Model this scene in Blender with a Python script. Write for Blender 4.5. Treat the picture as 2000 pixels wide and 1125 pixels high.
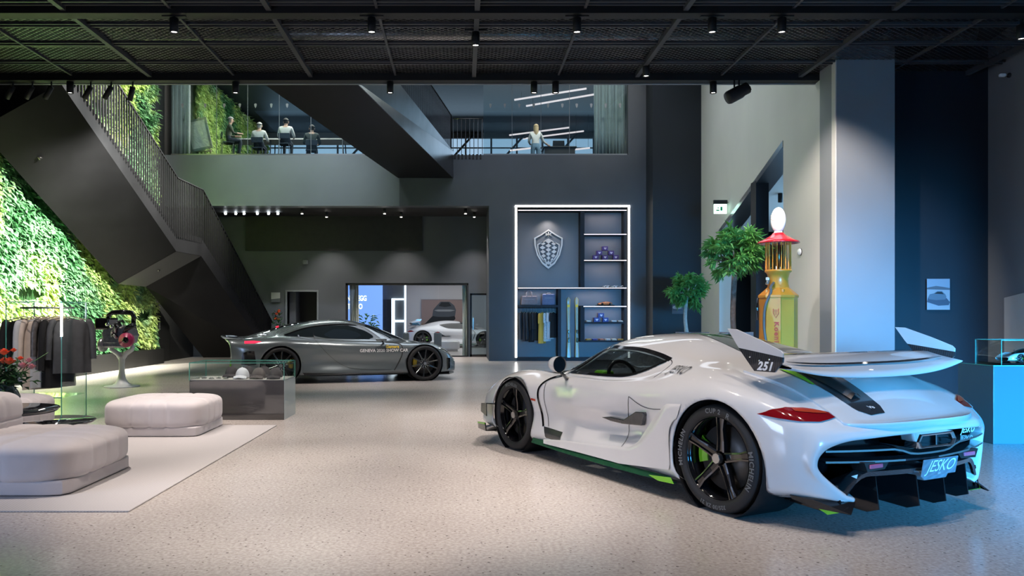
import bpy, bmesh, math, random
import numpy as np
from mathutils import Vector, Matrix, Euler
from mathutils.bvhtree import BVHTree
for o in list(bpy.data.objects): bpy.data.objects.remove(o)
SC = bpy.context.scene
COL = SC.collection
PI = math.pi
# ------------------------------------------------------------------ camera
F, CX, CY, EYE = 1480.0, 903.0, 620.0, 1.31
cam = bpy.data.cameras.new('camera'); camo = bpy.data.objects.new('camera', cam); COL.objects.link(camo)
cam.sensor_width = 36.0; cam.lens = F/2000*36
cam.shift_x = (1000-CX)/2000; cam.shift_y = (CY-562.5)/2000
cam.clip_start = .05; cam.clip_end = 200
camo.location = (0, 0, EYE); camo.rotation_euler = (PI/2, 0, 0)
SC.camera = camo
# ------------------------------------------------------------------ world, exposure
W = bpy.data.worlds.new('world'); SC.world = W; W.use_nodes = True
bg = W.node_tree.nodes['Background']; bg.inputs[0].default_value = (.30, .50, .80, 1); bg.inputs[1].default_value = .12
vs = SC.view_settings; vs.view_transform = 'Standard'; vs.look = 'None'; vs.exposure = 0.22; vs.gamma = 1; vs.use_curve_mapping = False
# ------------------------------------------------------------------ large lights
def aim(o, p):
    o.rotation_euler = (Vector(p)-o.location).to_track_quat('-Z', 'Y').to_euler()
def area(name, loc, to, sx, sy, e, c, spread=180):
    l = bpy.data.lights.new(name, 'AREA'); l.shape = 'RECTANGLE'; l.size = sx; l.size_y = sy; l.energy = e; l.color = c; l.spread = math.radians(spread)
    o = bpy.data.objects.new(name, l); COL.objects.link(o); o.location = loc; aim(o, to); return o
def spot(name, loc, to, e, c=(1, .9, .8), ang=60, blend=.6, r=.06):
    l = bpy.data.lights.new(name, 'SPOT'); l.energy = e; l.color = c; l.spot_size = math.radians(ang); l.spot_blend = blend; l.shadow_soft_size = r
    o = bpy.data.objects.new(name, l); COL.objects.link(o); o.location = loc; aim(o, to); return o
BLUE = (.06, .44, 1.0)
area('window_daylight', (5.6, -3.8, 1.35), (6.5, 10, -.5), 5.0, 1.6, 440, BLUE, 34)
area('cool_fill_left', (-8.7, 1.5, 2.0), (-2.0, 5.5, .6), 5.0, 2.4, 170, (.5, .66, 1.0), 110)  # added cool fill for the seats; the left wall has no window
area('skylight', (1.5, 18.5, 9.5), (1.5, 18.5, 0), 9, 6, 330, (.80, .88, 1.0), 150)
# white accent light from ceiling tracks over the front floor (outside the top of the frame)
WARM = (1.0, .885, .81)
for i, (x, y, tx, ty, e, a) in enumerate([(-1.0, 5.2, -.9, 5.6, 760, 50), (-3.2, 6.2, -3.4, 7.0, 420, 60), (-1.6, 8.6, -1.8, 9.3, 420, 62),
        (1.4, 8.6, 1.2, 9.0, 420, 62), (0.3, 3.2, .4, 4.0, 170, 60), (-.2, 7.0, 1.6, 6.9, 520, 50), (1.6, 3.4, 2.0, 5.4, 420, 50),
        (-4.6, 7.4, -4.6, 8.4, 330, 60), (4.0, 8.4, 3.4, 6.8, 300, 50), (.6, 4.6, 1.3, 5.9, 330, 48), (2.9, 3.4, 3.0, 5.0, 200, 46)]):
    spot('track_light_%d' % i, (x, y, 5.3), (tx, ty, 0), e*(1.5 if i in (0, 1, 2, 3, 4, 7) else .62), WARM, a, .75, .07)
# plant lights washing the living wall, hung high in the atrium
for i in range(4):
    y = 13.9+i*2.0
    spot('plant_light_%d' % i, (-4.6, y, 7.6), (-8.8, y+.3, 3.6), 8600, (1.0, .98, .84), 62, .8, .12)
spot('plant_light_high', (-5.2, 18.6, 9.9), (-8.9, 19.9, 6.8), 2600, (1.0, .98, .84), 60, .8, .12)
for x_ in (-7.6, 4.2): spot('added_wash_curtains', (x_, 19.5, 9.9), (x_, 23.3, 7.6), 260, (1, .96, .9), 50, .7, .1)  # added spots without fixtures, brightening the upstairs curtains
spot('added_wash_slab', (-4.6, 18.5, 9.9), (-5.0, 22.8, 5.3), 1400, (.82, .92, 1.0), 62, .9, .15)  # added spot without a fixture, lifting the slab edge
for i in range(3):
    spot('plant_light_low_%d' % i, (-5.6, 13.25, 5.0), (-8.8, 15.2+i*1.7, 2.4), 3300, (1.0, .98, .84), 56, .8, .1)
# ------------------------------------------------------------------ materials
MATS = {}
def nt(name):
    m = bpy.data.materials.new(name); m.use_nodes = True; MATS[name] = m
    n = m.node_tree; b = n.nodes['Principled BSDF']; return m, n, b
def mat(name, c, rough=.5, metal=0, spec=.5, coat=0, var=0, vscale=8, trans=0, emit=None, estr=0, alpha=1, ior=1.45, bump=0, bscale=60, sheen=0, coatr=.03):
    m, n, b = nt(name)
    c4 = (c[0], c[1], c[2], 1)
    b.inputs['Base Color'].default_value = c4; b.inputs['Roughness'].default_value = rough; b.inputs['Metallic'].default_value = metal
    b.inputs['Specular IOR Level'].default_value = spec; b.inputs['Coat Weight'].default_value = coat; b.inputs['Coat Roughness'].default_value = coatr
    b.inputs['Transmission Weight'].default_value = trans; b.inputs['Alpha'].default_value = alpha; b.inputs['IOR'].default_value = ior
    b.inputs['Sheen Weight'].default_value = sheen
    if emit: b.inputs['Emission Color'].default_value = (*emit, 1); b.inputs['Emission Strength'].default_value = estr
    L = n.links
    if var or bump:
        tc = n.nodes.new('ShaderNodeTexCoord')
    if var:
        t = n.nodes.new('ShaderNodeTexNoise'); t.inputs['Scale'].default_value = vscale; t.inputs['Detail'].default_value = 6
        L.new(tc.outputs['Object'], t.inputs['Vector'])
        r = n.nodes.new('ShaderNodeMapRange'); r.inputs[1].default_value = .3; r.inputs[2].default_value = .7; r.inputs[3].default_value = 1-var; r.inputs[4].default_value = 1+var
        L.new(t.outputs['Fac'], r.inputs[0])
        x = n.nodes.new('ShaderNodeVectorMath'); x.operation = 'SCALE'; x.inputs[0].default_value = c; L.new(r.outputs[0], x.inputs['Scale'])
        L.new(x.outputs[0], b.inputs['Base Color'])
    if bump:
        t2 = n.nodes.new('ShaderNodeTexNoise'); t2.inputs['Scale'].default_value = bscale; L.new(tc.outputs['Object'], t2.inputs['Vector'])
        bp = n.nodes.new('ShaderNodeBump'); bp.inputs['Strength'].default_value = bump; bp.inputs['Distance'].default_value = .01
        L.new(t2.outputs['Fac'], bp.inputs['Height']); L.new(bp.outputs[0], b.inputs['Normal'])
    return m
def glass(name, tint=(.9, 1, .97), gloss=.1, rough=.0, top=.9):
    """thin sheet glass: mostly see-through, fresnel reflection"""
    m = bpy.data.materials.new(name); m.use_nodes = True; MATS[name] = m
    n = m.node_tree; n.nodes.clear(); L = n.links
    o = n.nodes.new('ShaderNodeOutputMaterial'); mx = n.nodes.new('ShaderNodeMixShader')
    tr = n.nodes.new('ShaderNodeBsdfTransparent'); tr.inputs[0].default_value = (*tint, 1)
    g = n.nodes.new('ShaderNodeBsdfGlossy'); g.inputs['Roughness'].default_value = rough; g.inputs[0].default_value = (.95, 1, 1, 1)
    fr = n.nodes.new('ShaderNodeLayerWeight'); fr.inputs[0].default_value = .28
    mr = n.nodes.new('ShaderNodeMapRange'); mr.inputs[3].default_value = gloss; mr.inputs[4].default_value = top
    L.new(fr.outputs['Fresnel'], mr.inputs[0]); L.new(mr.outputs[0], mx.inputs[0]); L.new(tr.outputs[0], mx.inputs[1]); L.new(g.outputs[0], mx.inputs[2]); L.new(mx.outputs[0], o.inputs[0])
    return m
def ramp(n, stops):
    r = n.nodes.new('ShaderNodeValToRGB'); e = r.color_ramp.elements
    while len(e) < len(stops): e.new(.5)
    for q, (p, c) in zip(e, stops): q.position = p; q.color = (*c, 1)
    return r
def carbon(name, dark=(.012, .013, .015), lite=(.05, .052, .056), scale=260, rough=.22):
    m, n, b = nt(name); L = n.links
    tc = n.nodes.new('ShaderNodeTexCoord'); ch = n.nodes.new('ShaderNodeTexChecker'); ch.inputs['Scale'].default_value = scale
    ch.inputs[1].default_value = (*dark, 1); ch.inputs[2].default_value = (*lite, 1)
    mp = n.nodes.new('ShaderNodeMapping'); mp.inputs['Rotation'].default_value = (.6, .5, .78)
    L.new(tc.outputs['Object'], mp.inputs[0]); L.new(mp.outputs[0], ch.inputs[0]); L.new(ch.outputs[0], b.inputs['Base Color'])
    b.inputs['Roughness'].default_value = rough; b.inputs['Coat Weight'].default_value = .8; b.inputs['Coat Roughness'].default_value = .03
    return m
mat('white_paint', (.68, .665, .655), .22, coat=1, var=.015, vscale=3)
mat('grey_paint', (.20, .235, .25), .25, metal=.5, coat=1)
mat('black_gloss', (.006, .006, .007), .12, coat=.6)
mat('black_matte', (.012, .012, .013), .6, var=.2, vscale=6)
mat('black_steel', (.007, .007, .008), .42, spec=.07, var=.18, vscale=1.6)
mat('ceiling_steel', (.05, .05, .054), .45, spec=.3)
mat('rubber', (.018, .018, .019), .62, bump=.15, bscale=200)
mat('rubber_mark', (.15, .155, .16), .6)
mat('disc_iron', (.10, .095, .09), .45, metal=.6)
mat('chrome', (.78, .79, .80), .08, metal=1)
mat('steel', (.5, .51, .52), .28, metal=1)
mat('dark_metal', (.10, .095, .095), .25, metal=.9, coat=.5)
mat('lime', (.22, .62, .03), .3, coat=.6)
mat('yellow_caliper', (.75, .5, .02), .35, coat=.5)
mat('red_lamp', (.22, .004, .008), .08, coat=1)
mat('red_lamp_lit', (.8, .02, .05), .1, coat=1, emit=(1, .03, .08), estr=1.2)
mat('orange_lamp', (.45, .05, .02), .1, coat=1)
mat('pink_lamp', (.62, .10, .18), .12, coat=1)
mat('white_print', (.82, .82, .82), .5)
mat('yellow_print', (.8, .55, .03), .5)
mat('black_print', (.02, .02, .02), .5)
carbon('carbon'); carbon('carbon_fine', scale=260); carbon('carbon_plate', (.10, .16, .20), (.20, .28, .33), 220)
glass('car_glass', (.66, .74, .76), .06); glass('clear_glass', (.975, .995, .985), .012, top=.35); glass('mezz_glass', (.80, .88, .90), .05)
mat('glass_edge', (.12, .42, .34), .1, coat=1)
mat('wall_dark', (.060, .068, .080), .55, var=.07, vscale=1.2)
mat('wall_slab', (.125, .142, .158), .5, var=.06, vscale=1.1)
mat('wall_navy', (.010, .014, .020), .5, var=.08, vscale=1)
mat('wall_black', (.006, .006, .006), .6)
mat('wall_light', (.56, .56, .52), .6, var=.03, vscale=1)
mat('wall_grey', (.20, .215, .23), .55, var=.03, vscale=1)
mat('lamp_on', (1, 1, 1), .5, emit=(1, .95, .88), estr=14)
mat('lamp_on_cold', (1, 1, 1), .5, emit=(.85, .94, 1), estr=60)
mat('led', (1, 1, 1), .5, emit=(1, .95, .86), estr=5)
mat('led_pink', (1, 1, 1), .5, emit=(1, .78, .78), estr=1.0)
mat('fabric', (.62, .575, .585), .9, var=.05, vscale=4, bump=.25, bscale=400, sheen=.3)
mat('bag_fabric', (.2, .18, .2), .7, var=.1, vscale=20)
def floor_mat():
    m, n, b = nt('terrazzo'); L = n.links
    tc = n.nodes.new('ShaderNodeTexCoord')
    big = n.nodes.new('ShaderNodeTexNoise'); big.inputs['Scale'].default_value = .9; big.inputs['Detail'].default_value = 5; L.new(tc.outputs['Object'], big.inputs[0])
    base = ramp(n, [(.3, (.50, .455, .43)), (.7, (.58, .535, .505))]); L.new(big.outputs['Fac'], base.inputs[0])
    fine = n.nodes.new('ShaderNodeTexNoise'); fine.inputs['Scale'].default_value = 45; fine.inputs['Detail'].default_value = 4; L.new(tc.outputs['Object'], fine.inputs[0])
    fr = ramp(n, [(.35, (.82, .80, .78)), (.65, (1.1, 1.1, 1.1))]); L.new(fine.outputs['Fac'], fr.inputs[0])
    mu = n.nodes.new('ShaderNodeMix'); mu.data_type = 'RGBA'; mu.blend_type = 'MULTIPLY'; mu.inputs[0].default_value = 1
    L.new(base.outputs[0], mu.inputs[6]); L.new(fr.outputs[0], mu.inputs[7])
    last = mu.outputs[2]
    for sc, thr, col in ((26, .16, (.10, .075, .06)), (13, .10, (.07, .06, .05)), (40, .2, (.68, .64, .58))):
        v = n.nodes.new('ShaderNodeTexVoronoi'); v.inputs['Scale'].default_value = sc; v.inputs['Randomness'].default_value = 1; L.new(tc.outputs['Object'], v.inputs['Vector'])
        lt = n.nodes.new('ShaderNodeMath'); lt.operation = 'LESS_THAN'; lt.inputs[1].default_value = thr; L.new(v.outputs['Distance'], lt.inputs[0])
        sp = n.nodes.new('ShaderNodeSeparateColor'); L.new(v.outputs['Color'], sp.inputs[0])
        g = n.nodes.new('ShaderNodeMath'); g.operation = 'GREATER_THAN'; g.inputs[1].default_value = .62; L.new(sp.outputs[0], g.inputs[0])
        a = n.nodes.new('ShaderNodeMath'); a.operation = 'MULTIPLY'; L.new(lt.outputs[0], a.inputs[0]); L.new(g.outputs[0], a.inputs[1])
        a2 = n.nodes.new('ShaderNodeMath'); a2.operation = 'MULTIPLY'; a2.inputs[1].default_value = .75; L.new(a.outputs[0], a2.inputs[0])
        mx = n.nodes.new('ShaderNodeMix'); mx.data_type = 'RGBA'; L.new(a2.outputs[0], mx.inputs[0]); L.new(last, mx.inputs[6]); mx.inputs[7].default_value = (*col, 1); last = mx.outputs[2]
    L.new(last, b.inputs['Base Color'])
    rr = n.nodes.new('ShaderNodeMapRange'); rr.inputs[3].default_value = .17; rr.inputs[4].default_value = .30; L.new(fine.outputs['Fac'], rr.inputs[0]); L.new(rr.outputs[0], b.inputs['Roughness'])
    b.inputs['Specular IOR Level'].default_value = .55
floor_mat()
def leaf_mat(name, stops, scale, rough=.5, trans=.25):
    m, n, b = nt(name); L = n.links
    tc = n.nodes.new('ShaderNodeTexCoord'); t = n.nodes.new('ShaderNodeTexNoise'); t.inputs['Scale'].default_value = scale; t.inputs['Detail'].default_value = 3; t.inputs['Distortion'].default_value = .6
    L.new(tc.outputs['Object'], t.inputs[0]); r = ramp(n, stops); L.new(t.outputs['Fac'], r.inputs[0])
    t2 = n.nodes.new('ShaderNodeTexNoise'); t2.inputs['Scale'].default_value = scale*22; L.new(tc.outputs['Object'], t2.inputs[0])
    mr = n.nodes.new('ShaderNodeMapRange'); mr.inputs[1].default_value = .3; mr.inputs[2].default_value = .7; mr.inputs[3].default_value = .55; mr.inputs[4].default_value = 1.35; L.new(t2.outputs['Fac'], mr.inputs[0])
    x = n.nodes.new('ShaderNodeVectorMath'); x.operation = 'SCALE'; L.new(r.outputs[0], x.inputs[0]); L.new(mr.outputs[0], x.inputs['Scale'])
    L.new(x.outputs[0], b.inputs['Base Color']); b.inputs['Roughness'].default_value = rough
    tl = n.nodes.new('ShaderNodeBsdfTranslucent'); L.new(x.outputs[0], tl.inputs[0]); mx = n.nodes.new('ShaderNodeMixShader'); mx.inputs[0].default_value = trans
    o = n.nodes['Material Output']; L.new(b.outputs[0], mx.inputs[1]); L.new(tl.outputs[0], mx.inputs[2]); L.new(mx.outputs[0], o.inputs[0])
leaf_mat('wall_leaves', [(.34, (.07, .24, .09)), (.42, (.20, .42, .22)), (.49, (.46, .64, .20)), (.57, (.62, .74, .26)), (.68, (.22, .44, .26))], .55)
leaf_mat('tree_leaves', [(.3, (.05, .22, .05)), (.7, (.15, .42, .10))], 3)
leaf_mat('dark_leaves', [(.3, (.015, .05, .02)), (.7, (.05, .14, .05))], 6)
def mesh_mat():
    m = bpy.data.materials.new('expanded_metal'); m.use_nodes = True; MATS['expanded_metal'] = m
    n = m.node_tree; L = n.links; b = n.nodes['Principled BSDF']; b.inputs['Base Color'].default_value = (.05, .05, .052, 1); b.inputs['Roughness'].default_value = .42; b.inputs['Metallic'].default_value = .5
    g = n.nodes.new('ShaderNodeNewGeometry'); ws = []
    for a in (.62, -.62):
        mp = n.nodes.new('ShaderNodeMapping'); mp.inputs['Rotation'].default_value = (0, 0, a); L.new(g.outputs['Position'], mp.inputs[0])
        w = n.nodes.new('ShaderNodeTexWave'); w.bands_direction = 'Y'; w.inputs['Scale'].default_value = 4.6; L.new(mp.outputs[0], w.inputs[0])
        t = n.nodes.new('ShaderNodeMath'); t.operation = 'GREATER_THAN'; t.inputs[1].default_value = .80; L.new(w.outputs['Fac'], t.inputs[0]); ws.append(t)
    mx = n.nodes.new('ShaderNodeMath'); mx.operation = 'MAXIMUM'; L.new(ws[0].outputs[0], mx.inputs[0]); L.new(ws[1].outputs[0], mx.inputs[1])
    L.new(mx.outputs[0], b.inputs['Alpha'])
mesh_mat()
def rug_mat():
    m, n, b = nt('rug'); L = n.links
    tc = n.nodes.new('ShaderNodeTexCoord'); w = n.nodes.new('ShaderNodeTexChecker'); w.inputs['Scale'].default_value = 90; w.inputs[1].default_value = (.42, .40, .40, 1); w.inputs[2].default_value = (.52, .495, .495, 1)
    L.new(tc.outputs['Object'], w.inputs[0]); L.new(w.outputs[0], b.inputs['Base Color']); b.inputs['Roughness'].default_value = .95
    t = n.nodes.new('ShaderNodeTexNoise'); t.inputs['Scale'].default_value = 250; L.new(tc.outputs['Object'], t.inputs[0]); bp = n.nodes.new('ShaderNodeBump'); bp.inputs['Strength'].default_value = .5; bp.inputs['Distance'].default_value = .004
    L.new(t.outputs['Fac'], bp.inputs['Height']); L.new(bp.outputs[0], b.inputs['Normal'])
rug_mat()
# ------------------------------------------------------------------ mesh helpers
class MB:
    def __init__(s): s.v = []; s.f = []; s.m = []; s.s = []
    def add(s, vs, fs, mi=0, smooth=False):
        o = len(s.v); s.v += [tuple(map(float, p)) for p in vs]
        for f in fs: s.f.append(tuple(o+i for i in f)); s.m.append(mi); s.s.append(smooth)
        return s
    def box(s, x0, x1, y0, y1, z0, z1, mi=0):
        v = [(x, y, z) for z in (z0, z1) for y in (y0, y1) for x in (x0, x1)]
        return s.add(v, [(0, 2, 3, 1), (4, 5, 7, 6), (0, 1, 5, 4), (2, 6, 7, 3), (0, 4, 6, 2), (1, 3, 7, 5)], mi)
    def cbox(s, c, d, mi=0, rot=None):
        v = [Vector((x*d[0]/2, y*d[1]/2, z*d[2]/2)) for z in (-1, 1) for y in (-1, 1) for x in (-1, 1)]
        if rot is not None:
            R = Euler(rot).to_matrix(); v = [R @ p for p in v]
        v = [p+Vector(c) for p in v]
        return s.add(v, [(0, 2, 3, 1), (4, 5, 7, 6), (0, 1, 5, 4), (2, 6, 7, 3), (0, 4, 6, 2), (1, 3, 7, 5)], mi)
    def grid(s, P, cu=False, cv=False, mi=0, smooth=True, flip=False):
        P = np.asarray(P, float); n, m = P.shape[:2]; fs = []
        for i in range(n if cu else n-1):
            for j in range(m if cv else m-1):
                a, b, c, d = i*m+j, i*m+(j+1) % m, ((i+1) % n)*m+(j+1) % m, ((i+1) % n)*m+j
                fs.append((a, d, c, b) if flip else (a, b, c, d))
        return s.add(P.reshape(-1, 3), fs, mi, smooth)
    def prism(s, poly, axis, a, b, mi=0, smooth=False):
        """poly 2d in the remaining two axes (in xyz order), extruded a..b along axis"""
        n = len(poly)
        def mk(p, t):
            return {'x': (t, p[0], p[1]), 'y': (p[0], t, p[1]), 'z': (p[0], p[1], t)}[axis]
        v = [mk(p, a) for p in poly]+[mk(p, b) for p in poly]
        fs = [tuple(range(n)), tuple(range(2*n-1, n-1, -1))]
        s.add(v, fs, mi, False)
        o = len(s.v)-2*n
        for i in range(n):
            s.f.append((o+i, o+n+i, o+n+(i+1) % n, o+(i+1) % n)); s.m.append(mi); s.s.append(smooth)
        return s
    def tube(s, path, r, n=8, mi=0, caps=True, smooth=True):
        path = [Vector(p) for p in path]; rs = r if isinstance(r, (list, tuple)) else [r]*len(path)
        rings = []; up = None
        for i, p in enumerate(path):
            t = (path[min(i+1, len(path)-1)]-path[max(i-1, 0)]).normalized()
            if up is None:
                up = Vector((0, 0, 1)) if abs(t.z) < .9 else Vector((1, 0, 0))
            a = t.cross(up).normalized(); b = a.cross(t).normalized(); up = b
            rings.append([p+(a*math.cos(2*PI*k/n)+b*math.sin(2*PI*k/n))*rs[i] for k in range(n)])
        s.grid([[tuple(q) for q in R] for R in rings], cv=True, mi=mi, smooth=smooth)
        if caps:
            o = len(s.v)-n*len(path)
            s.f.append(tuple(o+k for k in range(n))); s.m.append(mi); s.s.append(False)
            o = len(s.v)-n
            s.f.append(tuple(o+k for k in range(n-1, -1, -1))); s.m.append(mi); s.s.append(False)
        return s
    def lathe(s, prof, n=24, c=(0, 0, 0), axis='z', mi=0, smooth=True, caps=False, a0=0, a1=2*PI):
        full = abs(a1-a0-2*PI) < 1e-6; G = []
        for (r, z) in prof:
            row = []
            for k in range(n if full else n+1):
                a = a0+(a1-a0)*k/n; x, y = r*math.cos(a), r*math.sin(a)
                p = {'z': (x, y, z), 'y': (x, z, y), 'x': (z, x, y)}[axis]
                row.append((p[0]+c[0], p[1]+c[1], p[2]+c[2]))
            G.append(row)
        return s.grid(G, cv=full, mi=mi, smooth=smooth)
    def sphere(s, c, r, n=12, m=8, mi=0):
        rx, ry, rz = r if isinstance(r, (tuple, list)) else (r, r, r)
        G = [[(c[0]+rx*math.sin(PI*i/m)*math.cos(2*PI*k/n), c[1]+ry*math.sin(PI*i/m)*math.sin(2*PI*k/n), c[2]+rz*math.cos(PI*i/m)) for k in range(n)] for i in range(m+1)]
        return s.grid(G, cv=True, mi=mi)
    def strip(s, A, B, mi=0, n=None, smooth=False):
        return s.grid([[a, b] for a, b in zip(A, B)], mi=mi, smooth=smooth)
    def xf(s, M):
        s.v = [tuple(M @ Vector(p)) for p in s.v]; return s
    def mesh(s, name, mats):
        me = bpy.data.meshes.new(name); me.from_pydata(s.v, [], s.f)
        for m in (mats if isinstance(mats, (list, tuple)) else [mats]): me.materials.append(MATS[m] if isinstance(m, str) else m)
        me.polygons.foreach_set('material_index', s.m); me.polygons.foreach_set('use_smooth', s.s); me.update(); return me
    def build(s, name, mats, parent=None, loc=None, rot=None, bevel=0, sub=0, seg=2, solid=0, fixn=True):
        me = s.mesh(name, mats)
        if fixn:
            bm = bmesh.new(); bm.from_mesh(me); bmesh.ops.recalc_face_normals(bm, faces=bm.faces); bm.to_mesh(me); bm.free()
        return link(name, me, parent, loc, rot, bevel, sub, seg, solid)
def link(name, me, parent=None, loc=None, rot=None, bevel=0, sub=0, seg=2, solid=0):
    o = bpy.data.objects.new(name, me); COL.objects.link(o)
    if parent: o.parent = parent
    if loc: o.location = loc
    if rot: o.rotation_euler = rot
    if solid: k = o.modifiers.new('solid', 'SOLIDIFY'); k.thickness = solid; k.offset = 0
    if bevel: k = o.modifiers.new('bevel', 'BEVEL'); k.width = bevel; k.segments = seg; k.limit_method = 'ANGLE'; k.angle_limit = .6
    if sub: k = o.modifiers.new('sub', 'SUBSURF'); k.levels = sub; k.render_levels = sub
    return o
def tag(o, label=None, cat=None, group=None, kind=None):
    if label: o['label'] = label
    if cat: o['category'] = cat
    if group: o['group'] = group
    if kind: o['kind'] = kind
    return o
def thing(name, label, cat, loc=(0, 0, 0), rotz=0, group=None, scale=1):
    o = bpy.data.objects.new(name, None); COL.objects.link(o); o.location = loc; o.rotation_euler = (0, 0, rotz); o.scale = (scale,)*3
    o.empty_display_size = .1
    return tag(o, label, cat, group)
def struct(o): o['kind'] = 'structure'; return o
CH = {}
def copy_tree(o, parent=None, label=None, group=None):
    c = o.copy(); COL.objects.link(c); c.parent = parent
    if label: c['label'] = label
    if group: c['group'] = group
    for ch in [q for q in COL.objects if q.parent == o]: copy_tree(ch, c)
    return c
def P(px, py, Y):
    return Vector(((px-CX)/F*Y, Y, EYE+(CY-py)/F*Y))
def PX(px, Y): return (px-CX)/F*Y
def PZ(py, Y): return EYE+(CY-py)/F*Y
def gy(py): return EYE*F/(py-CY)
def text_mb(txt, size, shear=0, bold=0, spacing=1.0, mi=0):
    """flat text in the xz plane (facing -y), centred on the origin; returns MB"""
    cu = bpy.data.curves.new('t', 'FONT'); cu.body = txt; cu.size = size; cu.shear = shear; cu.offset = bold; cu.space_character = spacing; cu.align_x = 'CENTER'; cu.align_y = 'CENTER'; cu.resolution_u = 3
    o = bpy.data.objects.new('t', cu); COL.objects.link(o)
    dg = bpy.context.evaluated_depsgraph_get(); me = bpy.data.meshes.new_from_object(o.evaluated_get(dg))
    mb = MB(); mb.add([(v.co.x, 0, v.co.y) for v in me.vertices], [tuple(p.vertices) for p in me.polygons], mi)
    bpy.data.objects.remove(o); bpy.data.curves.remove(cu); bpy.data.meshes.remove(me)
    return mb
def cr(P, k):
    """catmull-rom densify of an array of points along axis 0"""
    P = np.asarray(P, float); n = len(P); E = np.concatenate([2*P[:1]-P[1:2], P, 2*P[-1:]-P[-2:-1]]); out = []
    for i in range(n-1):
        p0, p1, p2, p3 = E[i], E[i+1], E[i+2], E[i+3]
        for t in np.linspace(0, 1, k, endpoint=False):
            out.append(.5*((2*p1)+(-p0+p2)*t+(2*p0-5*p1+4*p2-p3)*t*t+(-p0+3*p1-3*p2+p3)*t**3))
    out.append(P[-1]); return np.array(out)
# ================================================================== STRUCTURE
YC, HC, YB, YD = 13.2, 5.44, 22.8, 25.2
ZM = 6.20                                                   # upper floor level
def sbox(name, m, *b, bevel=0):
    return struct(MB().box(*b).build(name, m, bevel=bevel))
sbox('floor', 'terrazzo', -9.3, 10.5, -6, 34, -.2, 0)
# left wall (carries the living wall)
sbox('wall_left', 'wall_black', -9.25, -8.95, -6, 34.2, 0, 10.2)
sbox('wall_rear', 'wall_dark', -9.25, 10.4, -6.3, -6, 0, 5.9)
# ceiling slab above the open mesh ceiling
sbox('ceiling', 'wall_black', -9.25, 10.4, -6, YC, 6.0, 6.3)
sbox('ceiling_atrium', 'wall_black', -9.25, 8.2, YC, YB, 10.2, 10.4)
sbox('ceiling_upper', 'black_matte', -9.25, 8.2, YB, 34.2, 9.6, 9.9)
# slab edge of the upper floor, and the wall round the display niche
N0, N1, NZ = PX(1009, YB), PX(1227, YB), PZ(404, YB)
sbox('wall_slab_edge', 'wall_slab', -8.95, PX(780, YB), YB, YB+.4, PZ(402, YB), ZM)
sbox('wall_slab_edge_shaded', 'wall_dark', PX(780, YB), PX(955, YB), YB, YB+.4, PZ(402, YB), ZM)  # darker wall colour paints in the shadow by the footbridge end
sbox('floor_upper', 'wall_black', -8.95, 8.2, YB+.4, 34, PZ(402, YB)+.02, ZM)
b = MB()
b.box(PX(955, YB), N0, YB, YB+.5, 0, ZM); b.box(N1, PX(1277, YB), YB, YB+.5, 0, 10.2); b.box(N0, N1, YB, YB+.5, NZ, ZM); b.box(N0, N1, YB+.44, YB+.5, 0, NZ)
struct(b.build('wall_back', 'wall_dark'))
b = MB().box(PX(1275, 22), PX(1371, 22), 22, 23.3, 0, 10.2); struct(b.build('wall_back_navy', 'wall_navy'))
# recess under the slab
dz = PZ(553, YD); dx = lambda p: PX(p, YD)
b = MB(); b.box(-8.95, dx(955)+.3, YD, YD+.25, dz, PZ(402, YB)+.05)
d1 = PZ(570, YD)
for a, c in ((-8.95, dx(561)), (dx(619), dx(675)), (dx(915), dx(918))): b.box(a, c, YD, YD+.25, 0, dz)
b.box(dx(561), dx(619), YD, YD+.25, d1, dz); b.box(dx(918), dx(955)+.3, YD, YD+.25, PZ(573, YD), dz)
struct(b.build('wall_recess', 'wall_dark'))
sbox('trim_1', 'black_matte', -7.2, dx(825), YD-.06, YD, PZ(490, YD), PZ(402, YB)+.02)  # black sheet put in for the unlit band at the wall top
sbox('wall_recess_right', 'wall_dark', PX(955, YB), PX(955, YB)+.3, YB+.5, YD+.2, 0, PZ(402, YB)+.02)
sbox('ceiling_recess', 'black_matte', -8.95, PX(955, YB)+.1, YB+.4, YD, PZ(402, YB)-.0, PZ(402, YB)+.03)
# door frame and dark room behind
b = MB(); fr = .06
b.box(dx(561)-fr, dx(561), YD-.03, YD+.27, 0, d1+fr); b.box(dx(619), dx(619)+fr, YD-.03, YD+.27, 0, d1+fr); b.box(dx(561), dx(619), YD-.03, YD+.27, d1, d1+fr)
struct(b.build('door_1', 'wall_slab', bevel=.006))
sbox('wall_corridor', 'wall_black', dx(561)-.3, dx(619)+.3, YD+.9, YD+1, 0, 2.6)
# black glazed door on the right of the recess
b = MB(); x0, x1, zt = dx(918), dx(954), PZ(573, YD)
b.box(x0, x0+.06, YD-.02, YD+.05, 0, zt); b.box(x1-.06, x1, YD-.02, YD+.05, 0, zt); b.box(x0, x1, YD-.02, YD+.05, zt-.06, zt); b.box(x0, x1, YD-.02, YD+.05, 0, .08)
d2 = struct(b.build('door_2', 'black_gloss'))
MB().box(x0+.06, x1-.06, YD+.01, YD+.02, .08, zt-.06).build('pane', 'car_glass', d2)
MB().box(x0+.09, x0+.12, YD-.07, YD-.03, .9, 1.3).build('handle', 'steel', d2, bevel=.005)
# side door, end of the living wall
b = MB().box(-8.94, -8.88, 22.0, 23.0, 0, 2.4); d3 = struct(b.build('door_3', 'wall_black', bevel=.01))
MB().box(-8.87, -8.84, 22.15, 22.2, .95, 1.3).build('handle', 'steel', d3, bevel=.006)
sbox('baseboard_left', 'wall_black', -8.95, -8.55, 8, 21.7, 0, .42)
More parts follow.
